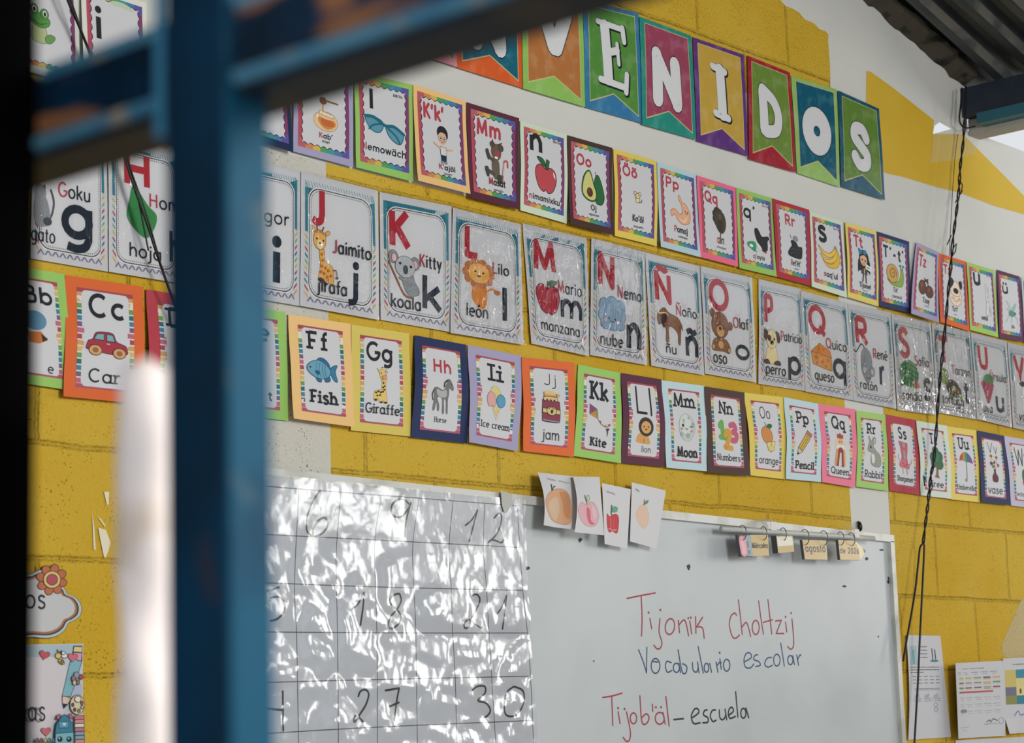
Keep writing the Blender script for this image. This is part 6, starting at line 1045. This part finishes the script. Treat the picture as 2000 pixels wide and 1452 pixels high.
for rr, col in ((136, '5a2c20'), (124, 'd6c07a'), (88, '5a2c20'), (76, 'b04a58')): f.pp(el(460, 405, rr, rr)[:-2], col, kz)
f.build(r, [('board', None), ('lettering', 'board'), ('flower', None)])
r = empty('school_poster', at(100, 1360, -.01), 'school poster bordered with hearts, a bee, a pencil and a blue backpack', 'poster'); f = Flat(-.005); f.coat = .3; f.rough = .5
kz = (40, 1250, 7.188)
f.piece('sheet'); f.pp([-300, 75, 880, 55, 870, 1750, -300, 1750], 'c3c6cc', kz); f.pp([-300, 84, 864, 66, 862, 200, 500, 250, -300, 300], 'a9bcc4', kz); f.pp([-300, 250, 560, 240, 640, 420, 600, 1000, 430, 1200, 300, 1330, -300, 1340], 'd0c9ce', kz); f.pp([760, 640, 862, 620, 862, 780, 740, 780], 'a9b4d0', kz)
f.piece('picture')
def heart(cx, cy_, s, col, rot=0):
    p = []
    for i in range(24):
        t = 2*math.pi*i/24; x = 16*math.sin(t)**3; y = -(13*math.cos(t)-5*math.cos(2*t)-2*math.cos(3*t)-math.cos(4*t)); c_, s_ = math.cos(rot), math.sin(rot); p.append(((x*c_-y*s_)*s/16, (x*s_+y*c_)*s/16))
    f.pp([q for x, y in p for q in (cx+x*1.12, cy_+y*1.12)], '6b2f38', kz); f.pp([q for x, y in p for q in (cx+x, cy_+y)], col, kz)
def blob(pts, col, line='2a3a44', w_=.0012, sm=True):
    q = spline([(pts[i], pts[i+1]) for i in range(0, len(pts), 2)], True, 4) if sm else [(pts[i], pts[i+1]) for i in range(0, len(pts), 2)]
    f.pp([t for p in q for t in p], col, kz)
    if line: q = q+[q[0]]; f.pen([t for p in q for t in p], line, w_, False, kz); f.z += DZ
blob([745, 90, 862, 90, 862, 300, 760, 640, 700, 800, 580, 800, 690, 330, 730, 190], '7fb0bc', sm=False); blob([735, 170, 752, 96, 862, 100, 862, 180], 'd9c98a', sm=False); blob([730, 180, 862, 185, 850, 300, 790, 290], 'd99aa8', sm=False)
blob([580, 795, 640, 800, 712, 830, 660, 905, 600, 968, 585, 900], 'dcc0b4', sm=False); blob([584, 895, 655, 905, 602, 966], '17191c', None, sm=False)
heart(330, 215, 70, 'b8505a', .25); heart(725, 250, 66, 'c86a7c', .1); heart(350, 1290, 66, 'c0666a', -.05)
blob([520, 300, 545, 276, 590, 290, 610, 330, 580, 352, 540, 330], 'd9b848'); blob(el(520, 228, 40, 42)[:-2], 'dcbc58'); blob(el(605, 225, 42, 36)[:-2], 'e0e2e4'); blob(el(590, 190, 24, 24)[:-2], 'e0e2e4')
for s in ([545, 318, 572, 290], [565, 340, 595, 305], [520, 180, 505, 145], [545, 182, 562, 158]): f.pen(s, '2a2a2a', .002, False, kz)
for x, y, rx, ry, c_ in ((775, 500, 40, 46, '8f94ac'), (730, 550, 26, 40, 'b06a62'), (835, 525, 28, 36, 'a84a44'), (740, 605, 24, 36, 'd9c07a'), (790, 600, 22, 36, '8a6a70')): blob(el(x, y, rx, ry)[:-2], c_)
blob(el(778, 915, 102, 136)[:-2], 'd6c8a4')
for x, y, c_ in ((712, 918, '3f5a5a'), (738, 985, '6b3f4a'), (796, 1000, '6f8a4a'), (838, 890, 'b04a3c'), (840, 950, 'd9a89a')): blob(el(x, y, 19, 26)[:-2], c_)
blob(el(778, 838, 44, 44)[:-2], 'e0dccb')
for k, c_ in enumerate(('c8707a', 'c98a8a', 'd9d2c0', 'b9707c', '8a94b4', '7fa0a8', 'c98a8a')): y = 1070+k*56; blob([735, y, 862, y-4, 862, y+50, 728, y+52], c_, sm=False)
blob([470, 1110, 490, 1056, 520, 1056, 510, 1110], 'c8607c'); blob([640, 1056, 670, 1044, 690, 1080, 680, 1120], 'c8607c')
blob([450, 1300, 470, 1180, 540, 1080, 575, 1052, 620, 1080, 690, 1170, 702, 1300, 704, 1500, 446, 1500], '2f7a96', sm=False); blob([496, 1150, 636, 1150, 636, 1240, 506, 1244], '4f9ab0', sm=False); blob([450, 1320, 704, 1300, 704, 1500, 446, 1500], '6fb0bc', sm=False); heart(572, 1190, 26, 'd0dde0')
for x in (512, 640): f.pp(el(x, 1400, 36, 40)[:-2], '14181c', kz); f.pp(el(x-8, 1388, 10, 12)[:-2], 'e0e4e6', kz)
for k, c_ in enumerate(('b04a50', '8a3f4a', 'd9b848', '4f9a5a', '3f6fa0')): blob([170+k*55, 1440, 182+k*55, 1386, 205+k*55, 1386, 215+k*55, 1440], c_, sm=False)
f.piece('lettering')
for p in text_polys('as', *[f.px(40+x/7.188, 1400)[0] for x in (60, 300)], f.px(60, 1250+1140/7.188)[1], .034, .12): [f.poly(t, '1c2024', False, True) for t in p[1]]
f.build(r, [('sheet', None), ('picture', 'sheet'), ('lettering', 'sheet')])
# torn bits of clear tape on the yellow wall, glints painted as pale colour
TP = plain('clear_tape_glint', 'e9e2c6', .12, .8)
for k, (pts, lb) in enumerate((([180, 1001, 184, 1030, 187, 1075, 183, 1074], 'long thin sliver of old tape on the yellow wall, lower left'), ([192, 1031, 207, 1036, 216, 1060, 212, 1076, 206, 1090, 203, 1088, 196, 1055], 'largest torn scrap of old tape on the yellow wall, lower left'), ([203, 961, 213, 961, 212, 985, 209, 987], 'topmost torn scrap of old tape on the yellow wall, lower left'), ([190, 1009, 197, 1014, 206, 1027, 204, 1029], 'tiny slanting scrap of old tape between the larger ones, lower left'))):
    f = Flat(-.0032); f.piece('tape_scrap'); f.pp(pts, TP); V, F, I, Ms = f.pieces['tape_scrap']
    tag(link('tape_scrap', V, F, Ms, I), lb, 'tape scrap', 'scraps of old tape')
